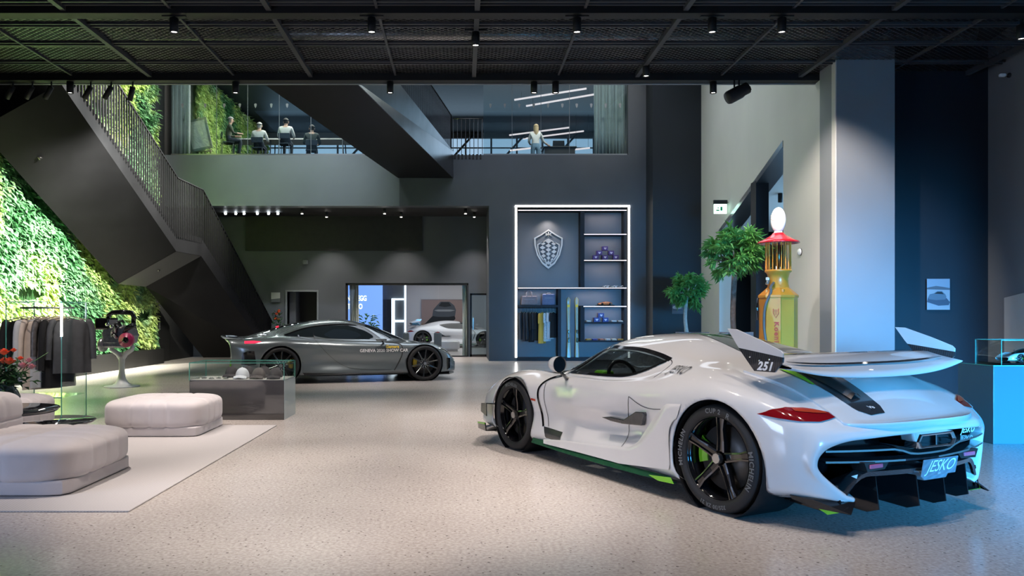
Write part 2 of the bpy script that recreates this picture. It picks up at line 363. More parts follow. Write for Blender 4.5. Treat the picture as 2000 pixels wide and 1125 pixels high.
# small fittings on recess wall
tag(MB().cbox((dx(597), YD-.04, PZ(512, YD)), (.16, .08, .14)).cbox((dx(597)+.02, YD-.09, PZ(513, YD)), (.09, .04, .07)).build('motion_sensor', 'wall_slab', bevel=.02), 'small square sensor box high on the recessed dark wall', 'sensor')
# -------- right hand wall with slanted opening
def RX(Y): return 6.07+.0895*(Y-12.32)
def wallpoly(name, poly, m, th=.4):
    v = [(RX(y), y, z) for y, z in poly]+[(RX(y)+th, y, z) for y, z in poly]; n = len(poly)
    f = [tuple(range(n)), tuple(range(2*n-1, n-1, -1))]+[(i, n+i, n+(i+1) % n, (i+1) % n) for i in range(n)]
    return struct(MB().add(v, f).build(name, m))
wallpoly('wall_right_front', [(12.91, 0), (14.87, 0), (14.87, 10.2), (YC+.02, 10.2), (YC+.02, HC+.4), (12.91, HC+.4)], 'wall_light')
wallpoly('trim_7', [(12.33, 0), (12.91, 0), (12.91, HC+.4), (12.33, HC+.4)], 'wall_light', .04)
wallpoly('wall_right_head', [(14.87, 4.78), (19.9, 3.6), (19.9, 10.2), (14.87, 10.2)], 'wall_light')
wallpoly('wall_right_back', [(19.9, 0), (22.0, 0), (22.0, 10.2), (19.9, 10.2)], 'wall_light')
# steel header lining the slanted edge
v = [(RX(y)-.015, y, z) for y, z in ((14.87, 4.78), (19.9, 3.6), (19.9, 3.48), (14.87, 4.66))]+[(RX(y)+.42, y, z) for y, z in ((14.87, 4.78), (19.9, 3.6), (19.9, 3.48), (14.87, 4.66))]
struct(MB().add(v, [(0, 1, 2, 3), (7, 6, 5, 4), (0, 4, 5, 1), (1, 5, 6, 2), (2, 6, 7, 3), (3, 7, 4, 0)]).build('trim_2', 'steel'))
# entrance lobby behind the opening
sbox('wall_lobby', 'wall_navy', 9.2, 9.4, 13.5, 23.3, 0, 6)
sbox('wall_lobby_end', 'wall_navy', 7.0, 9.4, 22.6, 22.8, 0, 6)
sbox('wall_lobby_near', 'wall_navy', 6.75, 9.4, 13.4, 13.5, 0, 6)
b = MB(); b.add([(6.75, 14.9, 4.75), (9.3, 14.9, 4.75), (9.3, 20, 3.6), (7.1, 20, 3.6)], [(0, 1, 2, 3)]); struct(b.build('ceiling_lobby', 'wall_light', solid=.06))
for i, (x, y) in enumerate(((7.15, 16.1), (7.3, 17.4), (7.4, 18.9))):
    z = 4.75-.2255*(y-14.9)
    b = MB().lathe([(0, 0), (.05, 0), (.05, -.2), (.04, -.205), (.04, -.19), (0, -.19)], 16, (x, y, z-.03))
    t = tag(b.build('ceiling_spotlight', 'black_matte'), ('black cylinder spotlight under slanted lobby ceiling', 'middle black spotlight under slanted lobby ceiling', 'black spotlight at low end of slanted lobby ceiling')[i], 'spotlight', 'spotlights in the lobby')
for i, (px, w, z1) in enumerate(((1489, .28, 4.3), (1419, .22, 3.4))):
    Y = 16.6 if i == 0 else 20.6
    struct(MB().box(PX(px, Y)-w/2, PX(px, Y)+w/2, Y, Y+.3, 0, z1).build('trim_%d' % (3+i), 'wall_navy'))
area('lobby_daylight', (8.9, 17.4, 2.4), (6.3, 17.2, 1.4), 3.0, 3.4, 130, (.30, .62, 1.0))
# -------- projecting column, dark bay, right wall
b = MB().box(6.085, 7.03, 12.32, 12.9, 0, HC+.5); struct(b.build('wall_column', 'wall_grey'))
sbox('wall_bay', 'wall_navy', 6.6, 9.2, 12.9, 13.1, 0, HC+.5)
b = MB(); b.add([(8.95, 12.9, 0), (8.28, 9.2, 0), (8.28, 9.2, 6), (8.95, 12.9, 6), (9.3, 12.9, 0), (8.7, 9.2, 0), (8.7, 9.2, 6), (9.3, 12.9, 6)], [(0, 1, 2, 3), (4, 7, 6, 5), (0, 4, 5, 1), (3, 2, 6, 7), (1, 5, 6, 2), (0, 3, 7, 4)])
struct(b.build('wall_right', 'wall_grey'))
wr = lambda y, d=0: 8.95-.181*(12.9-y)-d
b = MB().add([(wr(y, .02), y, z) for y, z in ((12.35, .0), (11.0, .0), (11.0, 1.78), (12.35, 1.63))]+[(wr(y, -.02), y, z) for y, z in ((12.35, .0), (11.0, .0), (11.0, 1.78), (12.35, 1.63))],
             [(0, 1, 2, 3), (0, 4, 5, 1), (1, 5, 6, 2), (2, 6, 7, 3), (3, 7, 4, 0)])
struct(b.build('window_5', 'wall_light'))
# -------- mesh ceiling: bars and panels
XM = [-8.16, -5.36, -2.6, .2, 3.0, 5.8, 8.6]
YX = [9.2, 10.0, 10.76, 11.5, 12.35, 13.12]
ceil = bpy.data.objects['ceiling']
bar = MB().box(-.035, .035, 0, 4.4, 0, .09).mesh('track_bar', 'ceiling_steel')
for x in XM: link('track_bar', bar, ceil, (x, 8.8, HC-.01))
thin = MB().box(-.018, .018, 0, 4.4, 0, .05).mesh('ceiling_bar', 'ceiling_steel')
for a in range(len(XM)-1): link('ceiling_bar', thin, ceil, ((XM[a]+XM[a+1])/2+.05, 8.8, HC+.02))
cross = MB().box(-8.9, 8.9, -.015, .015, 0, .04).mesh('cross_bar', 'ceiling_steel')
for y in YX[:-1]: link('cross_bar', cross, ceil, (0, y, HC+.03)); link('cross_bar', cross, ceil, (0, y+.1, HC+.03))
for y in (10.28,): MB().box(-8.9, 8.9, y-.1, y+.1, HC-.04, HC+.14).build('track_beam', 'wall_black', ceil)
MB().box(-8.9, RX(YC)+.1, YC-.2, YC-.02, HC-.06, HC+.5).build('edge_beam', 'wall_black', ceil)
MB().box(-8.9, RX(YC), YC-.02, YC+.03, PZ(165, YC), PZ(160, YC)).build('edge_trim', 'wall_grey', ceil)
xs = sorted(XM+[(XM[a]+XM[a+1])/2+.05 for a in range(len(XM)-1)])
for i in range(len(xs)-1):
    for j in range(len(YX)-1):
        MB().add([(xs[i], YX[j], 0), (xs[i+1], YX[j], 0), (xs[i+1], YX[j+1], 0), (xs[i], YX[j+1], 0)], [(0, 1, 2, 3)]).build('mesh_panel', 'expanded_metal', ceil, (0, 0, HC+.06))
MB().box(-9, 9, -2, 9.2, 0, .03).build('ceiling_field', 'black_matte', ceil, (0, 0, HC+.1))
for k, (y, r) in enumerate(((11.9, .16), (10.9, .1))):
    MB().tube([(-8.8, y, 5.76), (8, y, 5.76)], r, 14).build('air_duct', 'steel' if k == 0 else 'dark_metal', ceil)
# -------- downlights hanging from the tracks
dl = MB(); dl.lathe([(0, .0), (.058, .0), (.058, -.19), (.05, -.195), (.05, -.17), (0, -.17)], 20)
dlm = dl.mesh('lamp_body', 'black_matte'); ll = MB().lathe([(0, -.174), (.049, -.174)], 20).mesh('lamp_lens', 'lamp_on')
adp = MB().box(-.16, .16, -.02, .02, .0, .03).mesh('track_adapter', 'black_matte'); stm = MB().tube([(0, 0, -.02), (0, 0, .2)], .018, 8).mesh('stem', 'black_matte')
DL = [(340, 'by the left ceiling track', 10.28), (726, 'left of the middle ceiling track', 10.28), (1127, 'right of the middle ceiling track', 10.28), (1391, 'first of two on the right beam', 10.28), (1527, 'second of two on the right beam', 10.28),
      (929, 'on the middle track', 10.95), (1262, 'on the right diagonal track', 12.45), (460, 'in front of the upstairs living wall', 13.1), (762, 'in front of the bridge', 13.1), (1043, 'first of a pair before the upper office', 13.1), (1085, 'second of a pair before the upper office', 13.1), (1393, 'before the tall pale wall', 13.1), (137, 'above the staircase', 13.1), (1995, 'above the right wall', 10.4)]
for px, w, Y in DL:
    if Y == 13.1: z = PZ(180, Y)+.174
    elif Y == 10.28: z = PZ(61, Y)+.174
    elif px == 929: z = PZ(87, Y)+.174
    elif px == 1262: z = PZ(147, Y)+.174
    else: z = PZ(74, Y)+.174
    t = thing('track_spotlight', 'black cylinder spotlight '+w, 'spotlight', (PX(px, Y), Y, z), 0, 'cylinder spotlights under the mesh ceiling')
    link('lamp_body', dlm, t); link('lamp_lens', ll, t); link('track_adapter', adp, t, (0, 0, max(.02, HC-.07-z) if Y != 10.4 else .1)); link('stem', stm, t)
    spot('spot_beam', (PX(px, Y), Y-.0, z-.2), {1527: (6.05, 12.75, 2.8), 1391: (5.05, 11.8, 1.9), 460: (-3.2, 15.3, .7), 762: (-1.3, 15.6, .7), 137: (-6.5, 14.2, .9)}.get(px, (PX(px, Y), Y, 0)), {1527: 1100, 1391: 520, 460: 420, 762: 420, 137: 520}.get(px, 170), WARM, 55, .7, .05)
# angled spots at the left
for i, px in enumerate((22, 60, 97, 174, 214, 256)):
    t = thing('wall_spotlight', 'angled black spotlight aimed at the living wall, '+('first', 'second', 'third', 'fourth', 'fifth', 'sixth')[i]+' along its track from the wall', 'spotlight', (PX(px, 13.1), 13.1, PZ(166, 13.1)), 0, 'angled spotlights over the staircase')
    MB().lathe([(0, .0), (.045, 0), (.045, -.24), (.036, -.245), (.036, -.22), (0, -.22)], 16).build('lamp_body', 'black_matte', t, (0.03, 0, -.03), (.25, math.radians(38 if i not in (5,) else 20), 0))
    MB().tube([(.03, 0, -.06), (.03, 0, .1)], .014, 8).build('stem', 'black_matte', t)
# projector
t = thing('stage_projector', 'large black tilted projector lamp before the pale wall', 'projector', tuple(P(1440, 182, 13.0)))
MB().lathe([(0, -.2), (.1, -.2), (.115, -.16), (.115, .05), (.1, .1), (.1, .2), (.06, .22), (0, .22)], 24, axis='x').build('lamp_body', 'black_matte', t, rot=(0, math.radians(-28), 0))
MB().tube([(-.05, 0, .03), (-.05, -.0, .22)], .015).tube([(.03, 0, .06), (.03, 0, .22)], .015).build('bracket', 'black_matte', t)
MB().tube([(.17, 0, .1), (.22, 0, .12), (.24, 0, .06), (.2, 0, .02)], .006).build('cable', 'black_matte', t)
# camera on right wall and small wall sounder
t = thing('security_camera', 'small white security camera high on right wall', 'camera', tuple(P(1958, 147, 12.2)))
MB().cbox((0, 0, 0), (.1, .06, .05)).build('housing', 'white_print', t, bevel=.015); MB().tube([(0.02, 0, 0), (.1, 0, .0)], .012).build('arm', 'steel', t); MB().lathe([(0, 0), (.04, 0), (.04, .015), (0, .015)], 12, axis='x').build('mount', 'black_matte', t, (.1, 0, 0))
Y = 13.9; t = thing('wall_sounder', 'small round white sounder on the tall pale wall', 'sensor', (RX(Y), Y, PZ(492, Y)))
MB().lathe([(.06, 0), (.06, -.03), (.045, -.05), (0, -.055)], 20, axis='x').build('cover', 'white_print', t); MB().lathe([(.065, .0), (.065, -.018), (.06, -.018)], 20, axis='x').build('base_ring', 'black_matte', t)
# exit sign
Y = 19.0; t = thing('exit_sign', 'small lit green and white exit sign on pale wall', 'sign', (RX(Y)-.2, Y, PZ(408, Y)))
MB().box(-.16, .16, -.02, .02, -.12, .12).build('panel', mat('exit_face', (.7, .9, .8), .4, emit=(.6, 1, .8), estr=2.2), t, bevel=.005)
MB().box(-.17, .17, -.03, .03, .12, .22).build('housing', 'black_matte', t); MB().tube([(.1, 0, .16), (.22, 0, .16)], .012).build('bracket', 'steel', t)
b = MB(); b.cbox((.02, -.024, .0), (.05, .004, .1)).cbox((-.06, -.024, .02), (.03, .004, .03)).cbox((-.07, -.024, -.04), (.08, .004, .03)); b.build('running_figure', mat('exit_green', (.0, .35, .15), .5), t)
# ------------------------------------------------------------------ upper floor room
mz = area('upper_room_daylight', (-1, 31.5, 8.6), (-1, 24, 7.2), 14, 1.6, 160, (.5, .75, 1.0))
area('upper_room_lamps', (-4.5, 26.0, 9.3), (-5.2, 26.5, 6.2), 5, 2, 420, (1, .95, .85))
area('upper_room_lamps_right', (3.6, 24.6, 9.3), (3.6, 24.8, 6.2), 3, 1.5, 150, (1, .95, .88))
b = MB(); b.box(-8.95, 8.2, 34, 34.2, ZM, 8.6); b.box(-8.95, 8.2, 34, 34.2, 9.35, 9.9); struct(b.build('wall_upper_back', 'wall_dark'))
sbox('wall_upper_right', 'wall_dark', 8.0, 8.2, YB+.4, 34, ZM, 9.9)
mat('sky_pane', (.2, .3, .4), .3, emit=(.38, .58, .80), estr=.75)
w = struct(MB().box(-8.9, 8.2, 34.12, 34.16, 8.6, 9.35).build('window_4', 'sky_pane'))
for k in range(12):
    x = -5.6+k*1.15; MB().cbox((x, 34.05, 8.98), (.08, .08, .75)).build('mullion', 'wall_navy', w)
for k in range(6):
    x = -5+k*2.3; MB().tube([(x, 33.9, 8.5), (x+1.0, 33.9, 9.6)], .05, 6).build('brace', 'wall_navy', w)
MB().box(-8.9, 8.2, 34.02, 34.08, 8.9, 8.95).build('transom', 'wall_navy', w)
# glazing
def glazing(name, xs):
    w = struct(MB().box(PX(xs[0], YB), PX(xs[-1], YB), YB+.06, YB+.14, ZM, ZM+.05).build(name, 'steel'))
    for i, (a, c) in enumerate(zip(xs[:-1], xs[1:])):
        g = MB().box(PX(a, YB)+.006, PX(c, YB)-.006, YB+.09, YB+.105, ZM+.05, 10.1).build('pane', 'mezz_glass', w)
        if i: MB().box(PX(a, YB)-.006, PX(a, YB)+.006, YB+.088, YB+.107, ZM+.05, 10.1).build('joint', 'wall_slab', w)
        s = MB()
        n = 2
        for k in range(n):
            x = PX(a, YB)+(PX(c, YB)-PX(a, YB))*(k+.5)/n; z = PZ(204, YB)
            s.add([(x-.04, YB+.085, z+.04), (x, YB+.085, z+.06), (x+.04, YB+.085, z+.04), (x+.03, YB+.085, z-.03), (x, YB+.085, z-.09), (x-.03, YB+.085, z-.03)], [(0, 1, 2, 3, 4, 5)])
        s.build('glass_marking', 'wall_grey', g)
    return w
glazing('window_1', [332, 421, 482, 544, 606, 668, 730, 776])
glazing('window_2', [944, 1000.5, 1057, 1113, 1170, 1226])
# curtains
def curtain(name, label, x0, x1, y, z0, z1, folds, amp, m, loc=None):
    u = np.linspace(0, 1, folds*8+1); G = []
    for k, z in enumerate(np.linspace(z0, z1, 5)):
        G.append([(x0+(x1-x0)*t+.012*math.sin(9*t*folds+k), y+amp*math.sin(2*PI*folds*t+.4*math.sin(7*t))*(1-.12*k/4), z) for t in u])
    o = MB().grid(G).build(name, m, solid=.006); return tag(o, label, 'curtain')
mat('curtain_cloth', (.58, .59, .55), .9, var=.08, vscale=5, sheen=.2)
curtain('curtain', 'grey-green curtain hanging beside the upstairs living wall', PX(300, 23.3), PX(370, 23.3), 23.35, ZM, 9.55, 9, .06, 'curtain_cloth')
curtain('curtain', 'pale curtain at the right end of the upper office glazing', PX(1160, 23.4), PX(1224, 23.4), 23.4, ZM, 9.55, 10, .06, 'curtain_cloth')
# linear pendants in the upper office
LP = [((1005, 195), (1145, 173)), ((1028, 207), (1163, 184)), ((995, 264), (1112, 249)), ((1022, 271), (1140, 256)), ((996, 294), (1040, 289)), ((1122, 292), (1152, 289))]
LN = ('upper one of the front pair', 'lower one of the front pair', 'upper one of the rear pair', 'lower one of the rear pair', 'short one beside the standing woman', 'short one beside the pale curtain')
for (a, c), nm in zip(LP, LN):
    z = 9.35
    A = P(a[0], a[1], (z-EYE)*F/(CY-a[1])); B = P(c[0], c[1], (z-EYE)*F/(CY-c[1]))
    if a[1] > 280: A = P(a[0], a[1], 31.0); B = P(c[0], c[1], 31.0)
    m_ = (A+B)/2; t = thing('linear_pendant', 'long glowing tube lamp in the upper office, '+nm, 'lamp', tuple(m_), 0, 'tube lamps in the upper office')
    MB().tube([tuple(A-m_), tuple(B-m_)], .035, 8).build('tube', 'led_pink', t)
    for q in (.1, .9):
        p = (A-m_).lerp(B-m_, q); MB().tube([tuple(p), (p.x, p.y, 9.6-m_.z)], .006, 5).build('wire', 'black_matte', t)
# ------------------------------------------------------------------ staircase beside the living wall
st = thing('staircase', 'black steel staircase with slatted balustrade beside the living wall', 'staircase', (-7.5, 24.4, 0))
o0 = Vector((-7.5, 24.4, 0))
def hexa(pts):   # two quads a0..a3, b0..b3
    return MB().add([tuple(Vector(p)-o0) for p in pts], [(0, 1, 2, 3), (7, 6, 5, 4), (0, 4, 5, 1), (1, 5, 6, 2), (2, 6, 7, 3), (3, 7, 4, 0)])
# sections: (Xl, zl_bottom, Xr, zr_bottom, zr_top, zl_top) at Y
XL = -8.48
sec = [(13.3, XL, 4.62, -7.05, 5.42, 5.78, 5.6), (18.67, XL, 2.14, -7.05, 2.94, 3.44, 3.2), (20.3, XL, 2.14, -7.0, 2.96, 3.44, 3.2), (24.8, XL, .0, -6.3, .0, .42, .3), (25.0, XL, 0, -6.3, 0, .12, .1)]
mm = ['black_steel', mat('soffit_plate', (.075, .075, .08), .4, metal=.3)]
for (A, B, nm) in ((0, 1, 'upper_flight'), (1, 2, 'landing'), (2, 3, 'lower_flight')):
    r = []
    for S_ in (sec[A], sec[B]):
        Y, xl, zl, xr, zr, zt, ztl = S_
        if nm == 'lower_flight' and S_ is sec[3]: zr = .9*0+.02
        r.append([(xl, Y, zl), (xr, Y, zr), (xr, Y, zt), (xl, Y, ztl)])
    hexa(r[0]+r[1]).build(nm, mm[0], st)
    if nm == 'landing': MB().add([tuple(Vector(p)-o0+Vector((0, 0, -.008))) for p in (r[0][0], r[0][1], r[1][1], r[1][0])], [(0, 1, 2, 3)]).build('landing_soffit', mm[1], st)
rail = [(-7.03, 13.3, 6.95), (-7.03, 18.7, 4.75), (-7.0, 20.45, 4.75), (-6.25, 24.9, 1.15)]
MB().tube([tuple(Vector(p)-o0) for p in rail], .025, 8).build('handrail', 'black_steel', st)
base = [(-7.03, 13.3, 5.72), (-7.03, 18.7, 3.30), (-7.0, 20.45, 3.30), (-6.28, 24.9, .2)]
bal = MB().box(-.012, .012, -.022, .022, 0, 1).mesh('baluster', 'black_steel')
for seg, n in ((0, 46), (1, 15), (2, 42)):
    for k in range(n):
        q = k/n; p = Vector(base[seg]).lerp(Vector(base[seg+1]), q); p2 = Vector(rail[seg]).lerp(Vector(rail[seg+1]), q)
        o = link('baluster', bal, st, tuple(p-o0)); o.scale = (1, 1, (p2-p).length); o.rotation_euler = (p2-p).to_track_quat('Z', 'Y').to_euler()
for i, (px, py, Y) in enumerate(((57, 235, 14.4), (297, 528, 19.4))):
    t = MB().lathe([(0, 0), (.05, 0), (.05, -.02), (.02, -.03), (.02, -.05), (0, -.05)], 14).build('soffit_light', 'dark_metal', st, tuple(Vector((XL+(.45 if i == 0 else .7), Y, (4.62-(Y-13.3)*.462+.24) if i == 0 else 2.53))-o0))
# ------------------------------------------------------------------ bridge
br = thing('footbridge', 'black steel footbridge with slatted balustrade below the upper glazing', 'bridge', (-.9, 22.7, 5.5)); o1 = Vector((-.9, 22.7, 5.5))
y0, y1 = YC+.08, YB-.02
L0, L1, R0, R1 = -3.62, -1.93, -1.95, -.29
v = [(L0, y0, 5.5), (R0, y0, 5.5), (R0+.12, y0, 6.3), (L0, y0, 6.3), (L1, y1, 5.5), (R1, y1, 5.5), (R1+.0, y1, 6.3), (L1, y1, 6.3)]
MB().add([tuple(Vector(p)-o1) for p in v], [(0, 1, 2, 3), (7, 6, 5, 4), (0, 4, 5, 1), (2, 6, 7, 3), (3, 7, 4, 0)]).build('deck', 'black_steel', br)
mat('brushed_fascia', (.075, .08, .09), .3, metal=.8, var=.4, vscale=1.5)
MB().add([tuple(Vector(p)-o1+Vector((.01, 0, 0))) for p in (v[1], v[2], v[6], v[5])], [(0, 1, 2, 3)]).build('side_fascia', 'brushed_fascia', br, solid=.02)
ra, rb = Vector((R0+.05, y0, 7.4))-o1, Vector((R1-.05, y1, 7.4))-o1
MB().tube([tuple(ra), tuple(rb), (rb.x, rb.y, 6.3-5.5)], .02, 8).build('handrail', 'black_steel', br)
bal2 = MB().box(-.008, .008, -.02, .02, 0, 1.14).mesh('baluster', 'brushed_fascia')
for k in range(88):
    q = k/88; p = ra.lerp(rb, q); link('baluster', bal2, br, (p.x, p.y, 6.26-5.5))
rl = thing('landing_railing', 'short upright bar railing on the upper landing beside the bridge', 'railing', (PX(912, YB), YB+.04, ZM))
xa, xb = PX(885, YB)-PX(912, YB), PX(942, YB)-PX(912, YB)
MB().tube([(xa, 0, 1.1), (xb, 0, 1.1)], .018).build('top_rail', 'dark_metal', rl)
bm_ = MB().box(-.01, .01, -.015, .015, 0, 1.1).mesh('baluster', 'dark_metal')
for k in range(8): link('baluster', bm_, rl, (xa+(xb-xa)*k/7, 0, 0))
b = MB()
for k in range(8): x = xa+(xb-xa)*(k+.3)/8; b.box(x, x+.05, -.06, -.045, -.12, .02)
b.build('toe_slats', 'black_matte', rl)
# ================================================================== CARS
def inpoly(pts, poly):
    x, z = pts[:, 0], pts[:, 1]; r = np.zeros(len(pts), bool); n = len(poly)
    for i in range(n):
        x1, z1 = poly[i]; x2, z2 = poly[(i+1) % n]
        c = ((z1 > z) != (z2 > z)) & (x < (x2-x1)*(z-z1)/((z2-z1) if z2 != z1 else 1e-9)+x1); r ^= c
    return r
def snap(p, poly):
    best = None; bd = 1e9
    for i in range(len(poly)):
        a = np.array(poly[i]); b = np.array(poly[(i+1) % len(poly)]); d = b-a; t = np.clip(((p-a)@d)/(d@d+1e-12), 0, 1); q = a+d*t; e = ((p-q)**2).sum()
        if e < bd: bd = e; best = q
    return best
class Loft:
    """mirrored spline body from rows of (x,y,z) half-section points, x forward, y left, z up"""
    def __init__(s, rows, ku=9, kv=7):
        G = np.array(rows, float)                      # R,C,3
        Mr = G[:, 1:, :][:, ::-1, :].copy(); Mr[:, :, 1] *= -1
        full = np.concatenate([Mr, G], 1)
        full = cr(full, ku); full = np.transpose(cr(np.transpose(full, (1, 0, 2)), kv), (1, 0, 2))
        s.G = full; n, m = full.shape[:2]; s.V = full.reshape(-1, 3).copy()
        I = np.arange(n*m).reshape(n, m); s.Fc = np.stack([I[:-1, :-1], I[:-1, 1:], I[1:, 1:], I[1:, :-1]], -1).reshape(-1, 4)
        s.bvh = BVHTree.FromPolygons([tuple(v) for v in s.V], [tuple(f) for f in s.Fc])
    def cut(s, poly, cond, k=2):
        c = s.V[s.Fc].mean(1); d = inpoly(c[:, [0, k]], poly) & cond(c)
        kill, keep = s.Fc[d], s.Fc[~d]; b = np.intersect1d(kill.ravel(), keep.ravel())
        for i in b: q = snap(s.V[i, [0, k]], poly); s.V[i, 0] = q[0]; s.V[i, k] = q[1]; s.reproject(i, k)
        s.Fc = keep; return s
    def reproject(s, i, k):
        x, y, z = s.V[i]
        h = s.hit(x, z, 'xz', 1 if y > 0 else -1, 0) if k == 2 else s.hit(x, y, 'xy', 1, 0)
        if h is not None and abs((h.y-y) if k == 2 else (h.z-z)) < .12: s.V[i] = tuple(h)
    def mb(s):
        u, inv = np.unique(s.Fc.ravel(), return_inverse=True)
        m = MB(); m.add(s.V[u], inv.reshape(-1, 4).tolist(), 0, True); return m
    def hit(s, a, b, plane, side=1, off=.003):
        if plane == 'xz': o, d = (a, 3*side, b), (0, -side, 0)
        elif plane == 'xy': o, d = (a, b, 4), (0, 0, -1)
        else: o, d = (-4, a, b), (1, 0, 0)
        h, n, i, t = s.bvh.ray_cast(Vector(o), Vector(d))
        if h is None: return None
        if n.dot(Vector(d)) > 0: n = -n
        return h+n*off
    def patch(s, A, B, plane, side=1, n=24, m=8, off=.003):
        A = resample(A, n); B = resample(B, n); G = []; last = None
        for j in range(m):
            row = []
            for i in range(n):
                p = A[i]*(1-j/(m-1))+B[i]*j/(m-1); h = s.hit(p[0], p[1], plane, side, off)
                if h is None: h = last if last is not None else Vector((p[0], side*.9, p[1]))
                last = h; row.append(tuple(h))
            G.append(row)
        return MB().grid(G)
    def line(s, pts, w, plane, side=1, n=40, off=.0025):
        p = resample(cr(np.array(pts, float), 6), n); t = np.gradient(p, axis=0); t /= np.linalg.norm(t, axis=1)[:, None]+1e-9; q = np.stack([-t[:, 1], t[:, 0]], 1)*w/2
        return s.patch(p+q, p-q, plane, side, n, 2, off)
def resample(P_, n):
    P_ = np.asarray(P_, float); d = np.r_[0, np.cumsum(np.linalg.norm(np.diff(P_, axis=0), axis=1))]; t = np.linspace(0, d[-1], n)
    return np.stack([np.interp(t, d, P_[:, k]) for k in range(P_.shape[1])], 1)
def arc(cx, cz, r, a0, a1, n=24): return [(cx+r*math.cos(math.radians(a0+(a1-a0)*i/n)), cz+r*math.sin(math.radians(a0+(a1-a0)*i/n))) for i in range(n+1)]
def wrap_text(txt, r, y, size, a0, m, inward=False, bold=.0):
    """text bent round a wheel: axis y, outer face +y, centred at angle a0 (deg)"""
    t = text_mb(txt, size, bold=bold, spacing=1.15); V = []
    for x, _, z in t.v:
        if inward: a = math.radians(a0)+x/r; rr = r-z; V.append((-rr*math.cos(a), y, rr*math.sin(a)))   # reads along the lower half
        else: a = math.radians(a0)+x/r; rr = r+z; V.append((rr*math.cos(a), y, rr*math.sin(a)))     # seen from +y the angle runs clockwise
    t.v = V; return t
def make_wheel(car, pos, R, width, rimR, side, front, spokes=5, cal='lime', name='wheel', text=None, tyre_band=True, hubm='dark_metal', sharp=True):
    """axis along car y; side=+1 left, -1 right. Wheel mesh is built facing +y and turned for the right side"""
    rot = (0, 0, 0) if side > 0 else (0, 0, PI)
    w = MB()
    w.lathe([(rimR, .0), (rimR+.006, -.012), (rimR-.008, -.022), (rimR-.02, -.05), (rimR-.03, -width+.02), (rimR, -width)], 48, axis='y')
    hub_y = -.035
    for k in range(spokes):
        a = 2*PI*k/spokes+PI/2+.1
        ca, sa = math.cos(a), math.sin(a)
        secs = [(.045, .034, hub_y, .05), (.12, .030 if spokes < 7 else .013, hub_y+.006, .045), (rimR*.72, .026 if spokes < 7 else .011, -.014, .035), (rimR-.004, .036 if spokes < 7 else .012, -.008, .03)]
        G = []
        for (r, hw, y, d) in secs:
            ring = [(-hw, y-d), (-hw, y-.004), (-hw*.62, y), (-hw*.5, y-(.012 if spokes < 7 else .002)), (hw*.5, y-(.012 if spokes < 7 else .002)), (hw*.62, y), (hw, y-.004), (hw, y-d)]
            G.append([(r*ca-q*sa, yy, r*sa+q*ca) for q, yy in ring])
        G = np.array(G); w.grid(G, mi=0, smooth=False)
        for j in (1, 5): w.grid(G[:, j:j+2]+np.array([0, .0012, 0]), mi=1, smooth=False)
    wo = w.build(name, ['black_gloss', hubm], car, pos, rot)
    t = MB(); s_ = .5*(R-rimR)
    prof = [(rimR-.004, -.008), (rimR+.012, .006), (rimR+s_*.9, .016), (R-.03, .010), (R-.012, -.004), (R-.004, -.022), (R, -.05), (R, -width*.5), (R, -width+.05), (R-.012, -width+.01), (rimR+s_, -width-.01), (rimR, -width)]
    t.lathe(prof, 64, axis='y'); t.build('tyre', 'rubber', wo)
    MB().lathe([(.06, hub_y-.06), (rimR*.78, hub_y-.06), (rimR*.78, hub_y-.09), (.06, hub_y-.09)], 40, axis='y').build('brake_disc', 'disc_iron', wo)
    ca0 = math.radians(175 if front else 8)
    if side < 0: ca0 = PI-ca0
    c = MB()
    c.lathe([(rimR*.55, hub_y-.045), (rimR*.55, hub_y-.11), (rimR*.84, hub_y-.11), (rimR*.84, hub_y-.045), (rimR*.70, hub_y-.036), (rimR*.55, hub_y-.045)], 10, axis='y', a0=ca0-.42, a1=ca0+.42, smooth=False)
    c.build('brake_caliper', cal, wo)
    c = MB().lathe([(0, -.0), (.034, -.0), (.036, -.004), (.036, hub_y)], 8, axis='y', smooth=False); c.lathe([(.028, .0005), (.028, -.006), (.0, -.006)], 16, axis='y'); c.build('hub_nut', 'steel', wo)
    MB().lathe([(0, -width*.62), (rimR*.98, -width*.62)], 32, axis='y').build('inner_barrel', 'black_matte', wo)
    if text:
        for (s1, ang, size, inw) in text:
            wrap_text(s1, R-.045, .0165, size, ang, None, inw, .0012).build('tyre_lettering', 'rubber_mark', wo)
    return wo
